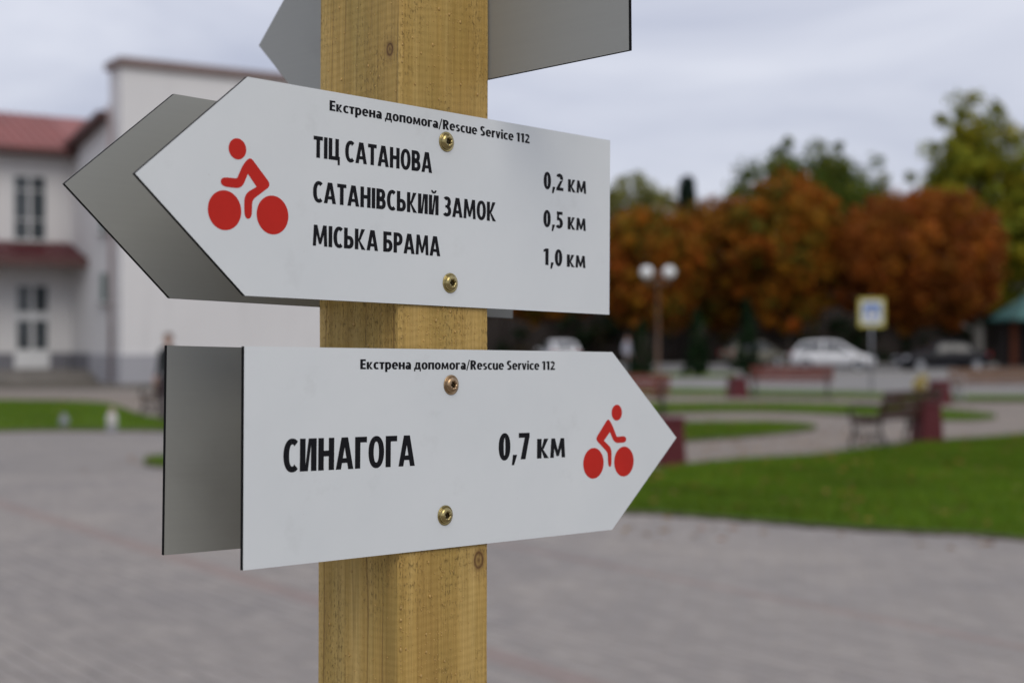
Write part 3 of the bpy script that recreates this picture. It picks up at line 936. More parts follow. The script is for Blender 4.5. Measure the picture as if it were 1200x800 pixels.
# downpipe
bpart('downpipe', M_PIPE, lambda m: m.tube([(-.13, .75, .1), (-.13, .75, H_T - 1.9), (-.13, .95, H_T - 1.5), (-.13, 1.05, H_T - 1.3)], .065, 10), smooth=True)
def window(parent, axis, c0, c1, z0, z1, face, cols_, rows, glass=M_GLASS, sill=True):
    """axis 'x': in a facade facing -y at y=face; axis 'y': in the side wall facing -x at x=face"""
    def bx(m, a0, a1, zz0, zz1, d0, d1):
        cen, dim = ((a0 + a1) / 2, (zz0 + zz1) / 2, (d0 + d1) / 2), (abs(a1 - a0), abs(zz1 - zz0), abs(d1 - d0))
        if axis == 'x':
            m.box((cen[0], face - cen[2], cen[1]), (dim[0], dim[2], dim[1]))
        else:
            m.box((face - cen[2], cen[0], cen[1]), (dim[2], dim[0], dim[1]))
    w = MB(); bx(w, c0, c1, z0, z1, -.05, .012)
    wo = w.build('window', M_DWALL, parent)
    fr = MB(); t_ = .06
    bx(fr, c0 - .02, c0 + t_, z0, z1, .014, .06); bx(fr, c1 - t_, c1 + .02, z0, z1, .014, .06)
    bx(fr, c0 + t_, c1 - t_, z0, z0 + t_, .014, .058); bx(fr, c0 + t_, c1 - t_, z1 - t_, z1, .014, .058)
    xs = np.linspace(c0, c1, cols_ + 1)
    for xx in xs[1:-1]:
        bx(fr, xx - .045, xx + .045, z0 + t_, z1 - t_, .016, .055)
    for zz in rows:
        for i in range(cols_):
            bx(fr, xs[i] + .05, xs[i + 1] - .05, zz - .022, zz + .022, .017, .05)
    fr.build('frame', M_PVC, wo)
    zs = [z0] + list(rows) + [z1]
    for i in range(cols_):
        for j in range(len(zs) - 1):
            p = MB(); bx(p, xs[i] + .045, xs[i + 1] - .045, zs[j] + .02, zs[j + 1] - .02, .018, .03)
            p.build('pane', glass, wo)
    if sill:
        s_ = MB(); bx(s_, c0 - .1, c1 + .1, z0 - .07, z0 - .005, 0.0, .16); s_.build('sill', M_KERB, wo)
    return wo
for k in range(4):
    x1_ = -.93 - k * 3.1
    window(bld, 'x', x1_ - 1.3, x1_, 5.3, 7.8, DEP, 2, (6.1, 7.2))
window(bld, 'y', 1.32, 2.2, 2.9, 4.05, .02, 1, (), M_GREENGL)
window(bld, 'y', 1.32, 2.2, 5.45, 7.4, .02, 1, (6.8,), M_GREENGL)
for xx in (2.6, 6.6):     # right face, behind the boards
    window(bld, 'x', xx, xx + 1.4, 5.4, 7.6, 0, 2, (6.9,))
# entrance door
dx1, dx0 = -.84, -2.16
door = bpart('door', M_PVC, lambda m: m.box(((dx0 + dx1) / 2, DEP - .03, 2.08), (dx1 - dx0, .1, 3.2)))
for (a, b_) in ((dx0 + .09, (dx0 + dx1) / 2 - .07), ((dx0 + dx1) / 2 + .07, dx1 - .09)):
    for (z0, z1) in ((2.62, 3.6), (1.2, 2.3)):
        bpart('pane', M_GLASS, lambda m: m.box(((a + b_) / 2, DEP - .085, (z0 + z1) / 2), (b_ - a, .02, z1 - z0)), door)
    bpart('panel', M_PVC, lambda m: m.box(((a + b_) / 2, DEP - .09, .84), (b_ - a, .03, .58), bev=.01), door)
bpart('handle', M_STEEL, lambda m: m.tube([((dx0 + dx1) / 2 + .08, DEP - .14, 1.35), ((dx0 + dx1) / 2 + .08, DEP - .14, 1.7)], .02, 8), door)

# ------------------------------------------------------------------ benches, pillars, lamp, small things
def bench(label, p0, p1, slat_mat, frame_mat, face, cat='bench'):
    """p0, p1: the two ends on the ground; face=+1 faces the left of p0->p1, -1 the right"""
    p0, p1 = Vector((*p0, 0)), Vector((*p1, 0))
    d = p1 - p0
    Ln = d.length
    ang = math.atan2(d.y, d.x)
    t = thing('park_bench', label, cat, Matrix.Translation((p0 + p1) / 2) @ Matrix.Rotation(ang, 4, 'Z'), 'park benches beside the paths')
    f = face
    for k in range(4):
        m = MB(); m.box((0, f * (-.16 + k * .11), .445 + (.01 if k in (0, 3) else 0)), (Ln, .09, .035), bev=.008)
        m.build('slat', slat_mat, t)
    for k in range(3):
        z = .56 + k * .12
        m = MB(); m.box((0, f * (-.235 - k * .03), z), (Ln, .03, .1), rot=Matrix.Rotation(f * .22, 3, 'X'), bev=.008)
        m.build('slat', slat_mat, t)
    for sx in (-1, 1):
        x = sx * (Ln / 2 - .14)
        m = MB()
        m.tube([(x, f * .22, 0), (x, f * .25, .12), (x, f * .19, .28), (x, f * .21, .42)], .022, 7)
        m.tube([(x, f * -.24, 0), (x, f * -.27, .14), (x, f * -.19, .30), (x, f * -.2, .44), (x, f * -.26, .66), (x, f * -.32, .86)], .022, 7)
        m.tube([(x, f * .22, .41), (x, f * 0, .40), (x, f * -.2, .42)], .02, 7)
        for (cy, cz, r0) in ((.09, .2, .105), (-.11, .2, .095)):
            pts = [(x, f * (cy + math.cos(a * .5) * r0 * (1 - a * .035)), cz + math.sin(a * .5) * r0 * (1 - a * .035)) for a in range(0, 18)]
            m.tube(pts, .013, 6)
        m.build('end_frame', frame_mat, t, True)
        m = MB()
        pts = [(x, f * -.24, .62), (x, f * -.05, .66), (x, f * .15, .66), (x, f * .25, .62), (x, f * .26, .55), (x, f * .21, .42)]
        m.tube(pts, .02, 7)
        m.build('armrest', frame_mat, t, True)
    return t
bench('dark brown slatted bench with scrolled iron ends beside the near lawn', G(1012, 530), G(1082, 518), M_SLAT, M_IRON, 1)
bench('bench with red brown slats between maroon pillar and white car', G(878, 466), G(976, 467), M_SLATR, M_IRON, -1)
bench('tan slatted bench with pale iron ends below the black car', G(1118, 472), G(1222, 471), M_SLATT, M_IRONP, -1)
bench('red brown bench half hidden behind the tip of the lower arrow board', G(690, 486), G(784, 487), M_SLATR, M_IRON, -1)
bench('brown slatted bench beside the person in the dark jacket', G(171, 491), G(231, 487), M_SLAT, M_IRON, 1)

def pillar(label, px, py, w, h, rz=.3):
    x, y = G(px, py)
    t = thing('granite_pillar', label, 'pillar', place(x, y, 0, rz), 'maroon granite pillars beside the benches')
    def frus(w0, w1, z0, z1):
        m = MB(); a, b_ = w0 / 2, w1 / 2; c = .02
        def ring(r, z): return [(r - c, -r, z), (r, -r + c, z), (r, r - c, z), (r - c, r, z), (-r + c, r, z), (-r, r - c, z), (-r, -r + c, z), (-r + c, -r, z)]
        vv = ring(a, z0) + ring(b_, z1 - .015) + ring(b_ - .015, z1)
        ff = [tuple(reversed(range(8))), tuple(range(16, 24))]
        for o in (0, 8):
            ff += [(o + i, o + (i + 1) % 8, o + 8 + (i + 1) % 8, o + 8 + i) for i in range(8)]
        m.add(vv, ff); return m
    frus(w, w * .98, 0, .08).build('foot', M_GRAN, t)
    frus(w * .94, w * .82, .078, h - .06).build('shaft', M_GRAN, t)
    frus(w * .9, w * .9, h - .062, h).build('cap', M_GRAN, t)
    return t
pillar('maroon granite pillar at the end of the dark brown bench', 1086, 521, .40, .66)
pillar('maroon granite pillar next to the pale yellow flowering bush', 1101, 474, .46, .60)
pillar('maroon granite pillar at the end of the red brown bench by the conifer', 864, 466, .50, .56)
pillar('maroon granite pillar standing right at the tip of the lower arrow board', 783, 546, .38, .62)

# pale yellow flowering bush
bx_, by_ = G(1081, 468)
fb = thing('flower_bush', 'small pale yellow flowering bush beside a maroon pillar', 'bush', place(bx_, by_))
rng = np.random.default_rng(5)
cc = rng.normal(0, 1, (26, 3)); cc /= np.linalg.norm(cc, axis=1)[:, None]
cc = cc * np.array([.2, .2, .24]) + np.array([0, 0, .36])
q, tone = leaves(cc, np.full(26, .09), 60, .028, [(.66, .54, .20), (.62, .52, .24), (.56, .44, .12)], rng)
np_mesh('blossom', q, 4, tone, M_LEAF, fb)
m = MB()
for k in range(7):
    a = k * .9
    m.tube([(0, 0, -.02), (math.cos(a) * .05, math.sin(a) * .05, .14), (math.cos(a) * .13, math.sin(a) * .13, .3)], [.012, .008, .004], 5)
m.build('stem', M_BARK, fb)

# street lamp with two globes
lx, ly = G(771, 467)
lamp = thing('street_lamp', 'brown pole street lamp with two white globes', 'street lamp', place(lx, ly))
zt = ZAT(320, ly)
MB().lathe([(.15, -.02), (.15, .12), (.10, .2), (.07, .55), (.05, .6), (.042, 1.6), (.038, zt - .28), (.07, zt - .26), (.07, zt - .2), (.03, zt - .18), (.02, zt)], 14).build('pole', M_POLE, lamp, True)
for s_ in (-1, 1):
    m = MB(); m.tube([(0, 0, zt - .22), (s_ * .16, 0, zt - .30), (s_ * .29, 0, zt - .27), (s_ * .30, 0, zt - .2)], .022, 8)
    arm = m.build('arm', M_POLE, lamp, True)
    rr = .17
    prof = [(max(.012, rr * math.sin(a)), -rr * math.cos(a)) for a in np.linspace(0.25, math.pi, 14)]
    MB().lathe(prof, 20, mtx=Matrix.Translation((s_ * .30, 0, zt + .02))).build('globe', M_GLOBE, lamp, True)
    MB().lathe([(.06, -.03), (.09, .03)], 14, mtx=Matrix.Translation((s_ * .30, 0, zt - .2))).build('collar', M_POLE, arm, True)

# pedestrian crossing sign
sy_ = 47.5
sx_ = XAT(1021.5, sy_)
cs = thing('crossing_sign', 'square yellow bordered pedestrian crossing sign on a grey pole', 'road sign', place(sx_, sy_, 0, .02))
z0, z1 = ZAT(383, sy_), ZAT(349, sy_)
sw = 31 / F_PX * sy_
MB().tube([(0, .05, -.1), (0, .05, z1 + .03)], .035, 10).build('pole', M_STEEL, cs, True)
pl = MB().box((0, 0, (z0 + z1) / 2), (sw, .012, z1 - z0)).build('plate', M_YEL, cs)
zc = (z0 + z1) / 2
MB().box((0, -.009, zc), (sw * .64, .005, (z1 - z0) * .64)).build('blue_field', M_BLUE, pl)
MB().box((0, -.007, zc), (sw * .76, .003, (z1 - z0) * .76)).build('white_border', M_SWHITE, pl)
tr = [(-.30 * sw, -.012, zc - .27 * sw), (.30 * sw, -.012, zc - .27 * sw), (0, -.012, zc + .29 * sw)]
MB().add(tr, [(0, 1, 2)]).build('white_triangle', M_SWHITE, pl)
wm = MB()
def limb(x0, z0_, x1, z1_, w_):
    d = Vector((x1 - x0, 0, z1_ - z0_)).normalized(); n = Vector((-d.z, 0, d.x)) * w_ / 2
    a, b_ = Vector((x0, -.014, zc + z0_)), Vector((x1, -.014, zc + z1_))
    wm.add([a - n, b_ - n, b_ + n, a + n], [(0, 1, 2, 3)])
k = sw
limb(0, .08 * k, -.01 * k, -.07 * k, .07 * k); limb(-.01 * k, -.06 * k, -.07 * k, -.22 * k, .04 * k); limb(0, -.06 * k, .07 * k, -.21 * k, .04 * k)
limb(0, .07 * k, -.09 * k, -.03 * k, .028 * k); limb(0, .07 * k, .08 * k, -.01 * k, .028 * k)
wm.add([(math.cos(a) * .035 * k, -.0145, zc + .135 * k + math.sin(a) * .035 * k) for a in np.linspace(0, 2 * math.pi, 13)[:-1]], [tuple(range(12))])
wm.build('walking_figure', M_INK, pl)

# small lawn bollards
def bollard(label, px, py, d, h, body, cap):
    x, y = G(px, py)
    t = thing('lawn_bollard', label, 'bollard', place(x, y), 'small bollards at the lawn edge')
    MB().lathe([(d * .5, -.01), (d * .52, h * .16), (d * .42, h * .22)], 14).build('base', M_STEEL, t, True)
    MB().lathe([(d * .36, h * .2), (d * .42, h * .35), (d * .44, h * .6), (d * .34, h * .78)], 14).build('body', body, t, True)
    MB().lathe([(d * .26, h * .77), (d * .28, h * .86), (d * .2, h * .97), (d * .06, h)], 14).build('cap', cap, t, True)
bollard('small white bollard with dusky cap at the edge of the lawn', 131, 506, .21, .41, simple('off_white', (.55, .53, .50), .6), simple('dusky_cap', (.42, .30, .25), .6))
bollard('small grey bollard at the edge of the lawn', 75, 504, .19, .29, M_STEEL, M_STEEL)

# pavilion at the far right
py_ = 78.0
pav = thing('pavilion', 'small pavilion with teal roof and orange wooden posts behind the black car', 'pavilion', place(XAT(1227, py_), py_))
W2 = 1.9
def hip(m):
    z0_, z1_ = ZAT(373, py_), ZAT(345, py_)
    m.add([(-W2 - .4, -2.2, z0_), (W2 + .4, -2.2, z0_), (W2 + .4, 2.2, z0_), (-W2 - .4, 2.2, z0_), (-.6, 0, z1_ + .35), (.6, 0, z1_ + .35),
           (-W2 - .4, -2.2, z0_ - .12), (W2 + .4, -2.2, z0_ - .12), (W2 + .4, 2.2, z0_ - .12), (-W2 - .4, 2.2, z0_ - .12)],
          [(0, 1, 5, 4), (1, 2, 5), (2, 3, 4, 5), (3, 0, 4), (6, 7, 1, 0), (7, 8, 2, 1), (8, 9, 3, 2), (9, 6, 0, 3), (9, 8, 7, 6)])
MBh = MB(); hip(MBh); MBh.build('roof', M_TEAL, pav)
for sx in (-1, 1):
    for sy in (-1, 1):
        MB().box((sx * 1.12, sy * 1.7, 1.25), (.55 if sy < 0 else .3, .3, 2.6), bev=.02).build('post', M_ORWOOD, pav)
MB().box((0, 1.9, 1.25), (W2 * 2, .12, 2.58)).build('back_wall', M_DWALL, pav)
MB().box((0, 0, .06), (W2 * 2 + .5, 4.2, .16)).build('floor_slab', M_STEP, pav)
MB().box((.15, 1.2, .5), (1.4, .45, .09)).build('seat', M_ORWOOD, pav)

# ------------------------------------------------------------------ cars
def car(label, x, y, rz, paint, style='hatch', L_=4.15, W_=1.74, group='cars parked across the street'):
    t = thing('parked_car', label, 'car', place(x, y, 0.006, rz), group)
    hl = L_ / 2
    if style == 'hatch':
        st = [(-hl, .62, .42, .70), (-hl + .06, .78, .30, .92), (-hl + .5, .85, .24, .97), (-.9, .87, .22, .95), (0, .87, .22, .93), (.75, .87, .22, .92), (1.25, .86, .22, .86), (hl - .3, .80, .24, .72), (hl - .08, .70, .30, .62), (hl, .55, .38, .52)]
        gh = [(-hl + .10, .62, .92, .96), (-hl + .55, .63, .95, 1.40), (-.95, .63, .95, 1.48), (-.2, .63, .94, 1.50), (.35, .62, .93, 1.43), (1.25, .66, .87, .90)]
    else:
        st = [(-hl, .62, .42, .72), (-hl + .08, .78, .30, .90), (-hl + .8, .86, .24, .95), (-.9, .88, .22, .94), (0, .88, .22, .93), (.7, .88, .22, .92), (1.1, .87, .22, .88), (hl - .35, .82, .24, .76), (hl - .08, .72, .30, .66), (hl, .56, .38, .55)]
        gh = [(-hl + .62, .66, .93, .96), (-1.05, .62, .95, 1.36), (-.6, .62, .95, 1.43), (0, .62, .94, 1.45), (.3, .61, .93, 1.40), (1.12, .67, .88, .91)]
    k = W_ / 1.74
    m = MB()
    vv, ff = [], []
    for (xx, w, zb, zt_) in st:
        w *= k
        zm = zb + (zt_ - zb) * .55
        half = [(w * .86, zb), (w * .98, zb + .1), (w, zm), (w * .97, zt_ - .1), (w * .88, zt_ - .02), (w * .5, zt_ + .015)]
        ring = [(xx, a, z) for a, z in half] + [(xx, -a, z) for a, z in reversed(half)]
        vv += ring
    n = 12
    for i in range(len(st) - 1):
        for j in range(n):
            j2 = (j + 1) % n
            ff.append((i * n + j, i * n + j2, (i + 1) * n + j2, (i + 1) * n + j))
    ff.append(tuple(range(n))); ff.append(tuple(reversed(range((len(st) - 1) * n, len(st) * n))))
    m.add(vv, ff)
    body = m.build('body', paint, t, True)
    g = MB(); vv, ff = [], []
    for (xx, w, zb, zt_) in gh:
        w *= k
        vv += [(xx, w + .16 * k, zb - .03), (xx, w + .02, zt_ - .07), (xx, w - .1, zt_), (xx, 0, zt_ + .02), (xx, -w + .1, zt_), (xx, -w - .02, zt_ - .07), (xx, -w - .16 * k, zb - .03)]
    n = 7
    for i in range(len(gh) - 1):
        for j in range(n - 1):
            ff.append((i * n + j + 1, i * n + j, (i + 1) * n + j, (i + 1) * n + j + 1))
    ff.append(tuple(range(n))); ff.append(tuple(reversed(range((len(gh) - 1) * n, len(gh) * n))))
    g.add(vv, ff)
    g.build('roof', paint, t, True)
    def gl(name, pts, off):
        mm = MB(); o_ = Vector(off)
        p = [Vector(q) + o_ for q in pts]
        p2 = [q - o_ * 1.5 for q in p]
        nn = len(p)
        mm.add(p + p2, [tuple(range(nn)), tuple(reversed(range(nn, 2 * nn)))] + [(i, nn + i, nn + (i + 1) % nn, (i + 1) % nn) for i in range(nn)])
        mm.build(name, M_CARGL, t)
    def sideW(i, f): # point on the greenhouse side at station i, fraction up
        xx, w, zb, zt_ = gh[i]; w *= k
        a, b_ = Vector((xx, w + .16 * k, zb - .03)), Vector((xx, w + .02, zt_ - .07))
        return a + (b_ - a) * f
    for s_ in (-1, 1):
        def fl(p): return (p.x, p.y * s_, p.z)
        mid_ = 3
        def lerp(a, b_, f): return a + (b_ - a) * f
        q1 = [lerp(sideW(0, .15), sideW(1, .15), .55), sideW(1, .95), sideW(2, .95), lerp(sideW(2, .95), sideW(3, .95), .55), lerp(sideW(2, .14), sideW(3, .14), .55), sideW(2, .14), sideW(1, .14)]
        q2 = [lerp(sideW(2, .95), sideW(3, .95), .68), sideW(3, .95), sideW(4, .93), lerp(sideW(4, .14), sideW(5, .5), .62), sideW(4, .14), sideW(3, .14), lerp(sideW(2, .14), sideW(3, .14), .68)]
        for q in (q1, q2):
            pts = [fl(p) for p in q]
            if s_ > 0: pts = list(reversed(pts))
            gl('side_window', pts, (0, s_ * .014, .004))
    def crossq(i0, i1, f0, f1, inset):
        a, b_ = gh[i0], gh[i1]
        def pt(f, s_):
            xx = a[0] + (b_[0] - a[0]) * f; zt_ = a[3] + (b_[3] - a[3]) * f; w = (a[1] + (b_[1] - a[1]) * f) * k - inset
            return (xx, s_ * w, zt_)
        return [pt(f0, 1), pt(f0, -1), pt(f1, -1), pt(f1, 1)]
    gl('windscreen', crossq(4, 5, .08, .92, .12), (.012, 0, .022))
    gl('rear_window', list(reversed(crossq(0, 1, .15, .9, .12))), (-.018, 0, .014))
    for xx in (-hl + .78, hl - .82):
        for s_ in (-1, 1):
            wt = Matrix.Translation((xx, s_ * (.80 * k), .315)) @ Matrix.Rotation(-s_ * math.pi / 2, 4, 'X')
            wheel = MB().lathe([(.22, -.10), (.30, -.10), (.315, -.06), (.315, .06), (.30, .095), (.215, .09), (.2, .06)], 24, mtx=wt).build('wheel', M_TYRE, t, True)
            r_ = MB(); r_.lathe([(.205, .05), (.205, .088), (.17, .07), (.05, .075), (.045, .095)], 20, mtx=wt)
            r_.build('rim', M_RIM, wheel)
    for s_ in (-1, 1):
        MB().box((hl - .17, s_ * .60 * k, .635), (.26, .30, .12), rot=Matrix.Rotation(-s_ * .35, 3, 'Z') @ Matrix.Rotation(.2, 3, 'Y'), bev=.03).build('headlight', M_HEADL, t, True)
        MB().box((-hl + .07, s_ * .64 * k, .80), (.12, .22, .22), rot=Matrix.Rotation(s_ * .3, 3, 'Z'), bev=.02).build('tail_light', M_TAILL, t, True)
        MB().box((.85, s_ * .98 * k, .98), (.14, .2, .13), bev=.03).build('mirror', paint, t, True)
        MB().box((-.45, s_ * .878 * k, .80), (.16, .02, .03)).build('door_handle', M_TRIM, t)
    MB().box((hl - .02, 0, .42), (.1, 1.0 * k, .13), bev=.02).build('grille', M_TRIM, t)
    MB().box((hl + .035, 0, .42), (.012, .5, .1)).build('number_plate', M_SWHITE, t)
    MB().box((0, 0, .25), (L_ - .9, 1.62 * k, .1)).build('sill', M_TRIM, t)
    return t
def paint(name, col, rough=.25):
    return simple(name, col, rough, 0, .05, 2, coat=.25, spec=.3)
P_WHITE = paint('white_car_paint', (.72, .72, .72)); P_BLACK = simple('black_car_paint', (.008, .008, .011), .35, 0, .05, 2, spec=.2); P_BEIGE = paint('shaded_beige_paint', (.15, .14, .105))  # beige darkened in the colour to carry the shade of the trees
car('white hatchback parked beside the pedestrian crossing sign', XAT(976, 76), 76, -.22, P_WHITE)
car('black saloon car parked below the broad rust coloured tree', XAT(1103, 75.5), 75.5, math.pi + .12, P_BLACK, 'saloon', 4.5, 1.78)
car('beige hatchback half hidden behind a dark conical conifer', XAT(884, 85.5), 85.5, .35, P_BEIGE, 'hatch', 3.7, 1.65)
car('pale car seen end on through the gap between the arrow boards', XAT(655, 80), 80, math.pi / 2 + .15, P_WHITE, 'hatch')

# ------------------------------------------------------------------ people
M_SKIN = simple('skin', (.46, .27, .20), .6, var=.05)
def person(label, x, y, rz, top, legs, hair, height=1.68, pose=0.0):
    t = thing('person', label, 'person', place(x, y, .008, rz))
    s = height / 1.75
    J = {'pel': (0, 0, .95), 'wst': (0, .005, 1.08), 'chs': (0, .0, 1.28), 'shc': (0, 0, 1.42), 'nck': (0, -.005, 1.50), 'chin': (0, .01, 1.56), 'hd': (0, .01, 1.65), 'crn': (0, .005, 1.735),
         'lhp': (-.09, 0, .90), 'lkn': (-.105, .02 + pose, .50), 'lan': (-.11, -.02, .09), 'lto': (-.13, .15, .035),
         'rhp': (.09, 0, .90), 'rkn': (.105, .02, .50), 'ran': (.11, -.03, .09), 'rto': (.13, .14, .035),
         'lsh': (-.185, 0, 1.40), 'lel': (-.25, -.02, 1.12), 'lwr': (-.23, .10, .89), 'lpm': (-.225, .125, .82),
         'rsh': (.185, 0, 1.40), 'rel': (.25, -.02, 1.12), 'rwr': (.22, .12, .90), 'rpm': (.215, .145, .83)}
    Rr = {'pel': (.155, .115), 'wst': (.145, .11), 'chs': (.165, .12), 'shc': (.13, .095), 'nck': (.058, .058), 'chin': (.065, .075), 'hd': (.078, .098), 'crn': (.05, .06),
          'lhp': (.09, .09), 'lkn': (.06, .062), 'lan': (.042, .045), 'lto': (.04, .03), 'rhp': (.09, .09), 'rkn': (.06, .062), 'ran': (.042, .045), 'rto': (.04, .03),
          'lsh': (.07, .07), 'lel': (.052, .052), 'lwr': (.036, .036), 'lpm': (.042, .022), 'rsh': (.07, .07), 'rel': (.052, .052), 'rwr': (.036, .036), 'rpm': (.042, .022)}
    E_ = [('pel', 'wst'), ('wst', 'chs'), ('chs', 'shc'), ('shc', 'nck'), ('nck', 'chin'), ('chin', 'hd'), ('hd', 'crn'), ('pel', 'lhp'), ('lhp', 'lkn'), ('lkn', 'lan'), ('lan', 'lto'), ('pel', 'rhp'), ('rhp', 'rkn'), ('rkn', 'ran'), ('ran', 'rto'),
          ('shc', 'lsh'), ('lsh', 'lel'), ('lel', 'lwr'), ('lwr', 'lpm'), ('shc', 'rsh'), ('rsh', 'rel'), ('rel', 'rwr'), ('rwr', 'rpm')]
    for sd, sg in (('l', -1), ('r', 1)):
        px_, py2, pz = J[sd + 'pm']
        for q in range(4):
            J[f'{sd}f{q}a'] = (px_ + sg * .0, py2 + .030 - q * .019, pz - .055 - (.006 if q in (1, 2) else 0)); Rr[f'{sd}f{q}a'] = (.009, .009)
            J[f'{sd}f{q}b'] = (px_ - sg * .018, py2 + .034 - q * .018, pz - .098 - (.01 if q in (1, 2) else 0)); Rr[f'{sd}f{q}b'] = (.008, .008)
            E_ += [(sd + 'pm', f'{sd}f{q}a'), (f'{sd}f{q}a', f'{sd}f{q}b')]
        J[sd + 'tha'] = (px_ - sg * .012, py2 + .045, pz + .005); Rr[sd + 'tha'] = (.011, .011)
        J[sd + 'thb'] = (px_ - sg * .02, py2 + .055, pz - .035); Rr[sd + 'thb'] = (.009, .009)
        E_ += [(sd + 'pm', sd + 'tha'), (sd + 'tha', sd + 'thb')]
    names = list(J)
    me = bpy.data.meshes.new('body_cage')
    me.from_pydata([tuple(c * s for c in J[n_]) for n_ in names], [(names.index(a), names.index(b_)) for a, b_ in E_], [])
    o = bpy.data.objects.new('body_cage', me)
    COL.objects.link(o)
    sk = o.modifiers.new('skin', 'SKIN')
    sk.use_smooth_shade = True
    for i, n_ in enumerate(names):
        me.skin_vertices[0].data[i].radius = tuple(r * s for r in Rr[n_])
        me.skin_vertices[0].data[i].use_root = n_ == 'pel'
    sb = o.modifiers.new('sub', 'SUBSURF'); sb.levels = 2; sb.render_levels = 2
    dg = bpy.context.evaluated_depsgraph_get()
    bme = bpy.data.meshes.new_from_object(o.evaluated_get(dg))
    bpy.data.objects.remove(o)
    bme.name = 'body'
    bme.materials.clear()
    for mt in (M_SKIN, top, legs, M_TRIM):
        bme.materials.append(mt)
    for p in bme.polygons:
        c = p.center / s
        mi = 0
        if c.z < .1: mi = 3
        elif abs(c.x) > .165 and c.z < .92 and c.z > .6: mi = 0
        elif c.z < .93: mi = 2
        elif c.z < 1.50: mi = 1
        p.material_index = mi
        p.use_smooth = True
    body = link('body', bme, t)
    # hair, nose, eyes, ears
    hb = MB(); vv, ff = [], []
    nu, nv = 16, 8
    for j in range(nv + 1):
        th = (j / nv) * 1.9
        for i in range(nu):
            a = 2 * math.pi * i / nu
            drop = 1.0 if math.sin(a) < .3 else .62
            th2 = th * drop
            vv.append((.092 * s * math.sin(th2) * math.cos(a), .0 + (.112 * s * math.sin(th2) * math.sin(a)) - .004, 1.655 * s + .112 * s * math.cos(th2)))
    for j in range(nv):
        for i in range(nu):
            ff.append((j * nu + i, (j + 1) * nu + i, (j + 1) * nu + (i + 1) % nu, j * nu + (i + 1) % nu))
    hb.add(vv, ff); hb.build('hair', hair, t, True)
    f_ = MB()
    f_.add([(0, .10 * s, 1.645 * s), (-.016 * s, .098 * s, 1.605 * s), (.016 * s, .098 * s, 1.605 * s), (0, .128 * s, 1.608 * s)], [(0, 1, 3), (0, 3, 2), (1, 2, 3)])
    f_.build('nose', M_SKIN, body)
    for sg in (-1, 1):
        MB().lathe([(.002, -.009), (.008, -.005), (.009, 0), (.008, .005), (.002, .009)], 8, mtx=Matrix.Translation((sg * .031 * s, .098 * s, 1.645 * s))).build('eye', M_TRIM, body, True)
        MB().lathe([(.004, -.03), (.012, -.015), (.014, .01), (.005, .03)], 8, mtx=Matrix.Translation((sg * .084 * s, .005, 1.635 * s))).build('ear', M_SKIN, body, True)
    MB().box((0, .097 * s, 1.577 * s), (.045 * s, .01, .008)).build('mouth', simple('lips', (.30, .11, .10), .5), body)
    return t
C_DARK = simple('dark_jacket', (.018, .02, .022), .8); C_JEAN = simple('dusky_trousers', (.06, .045, .06), .85)
C_LILAC = simple('pale_lilac_top', (.42, .42, .50), .8); C_HAIR = simple('brown_hair', (.10, .055, .035), .6); C_HAIR2 = simple('dark_hair', (.03, .022, .018), .6)
gx, gy = G(197, 496)
person('person in dark jacket and dusky trousers standing behind the lower boards', gx, gy, 2.6, C_DARK, C_JEAN, C_HAIR, 1.70)
gx, gy = G(735, 441)
person('person in pale lilac top standing near the lamp and conifers', gx, gy, -2.2, C_LILAC, C_DARK, C_HAIR2, 1.72, .05)

# ------------------------------------------------------------------ the signpost
YAW, TX, TZ = 0.78226, 0.01806, -0.00118
D0, X0 = 1.21497, -0.08996
WS, WNN = 0.10, 0.10361
def rot_cam(yaw, tx, tz):
    c, s = math.cos, math.sin
    Ry = Matrix(((c(yaw), 0, s(yaw)), (0, 1, 0), (-s(yaw), 0, c(yaw))))
    Rx = Matrix(((1, 0, 0), (0, c(tx), -s(tx)), (0, s(tx), c(tx))))
    Rz = Matrix(((c(tz), -s(tz), 0), (s(tz), c(tz), 0), (0, 0, 1)))
    return Rz @ Rx @ Ry
RM = rot_cam(YAW, TX, TZ)
cam_m = Matrix.Translation(cam.location) @ cam.rotation_euler.to_matrix().to_4x4()
def cam2w(p):           # camera frame: x right, y up, z forward
    return cam_m @ Vector((p[0], p[1], -p[2]))
def SV(s, v, n):        # s along the right face, v up, n along the left face
    return cam2w(Vector((X0, 0, D0)) + RM @ Vector((-n, v, s)))
O_W = SV(0, 0, 0)
ES = (SV(1, 0, 0) - O_W); EV = (SV(0, 1, 0) - O_W); EN = (SV(0, 0, 1) - O_W)
def frame(o, ax, ay, az):
    return Matrix(((ax.x, ay.x, az.x, o.x), (ax.y, ay.y, az.y, o.y), (ax.z, ay.z, az.z, o.z), (0, 0, 0, 1)))
# post: local x = s, local y = n, local z = v, origin on the ground below the front edge
v_ground = -O_W.z / EV.z
post_m = frame(SV(0, v_ground, 0), ES, EN, EV)
H_POST = 0.80 - v_ground
def px_on_plane(px, py, o, n):
    d = cam_m.to_3x3() @ Vector(((px - 600) / F_PX, -(py - 400) / F_PX, -1))
    t_ = (o - Vector(cam.location)).dot(n) / d.dot(n)
    return Vector(cam.location) + d * t_
pinv = post_m.inverted()
def knot(px, py, face, r):
    o, n = (SV(0, 0, 0), ES) if face == 'left' else (SV(0, 0, 0), EN)
    q = pinv @ px_on_plane(px, py, o, n)
    return (q.x, q.y, q.z, r)
M_WOOD = wood_post_mat([knot(457, 58, 'left', .0062), knot(561, 656, 'right', .0085)])
post = thing('signpost', 'square treated pine post carrying the white arrow boards', 'post', post_m)
mb = MB()
c = .0022
WT = WNN + .002          # the timber bears into the rear boards a little
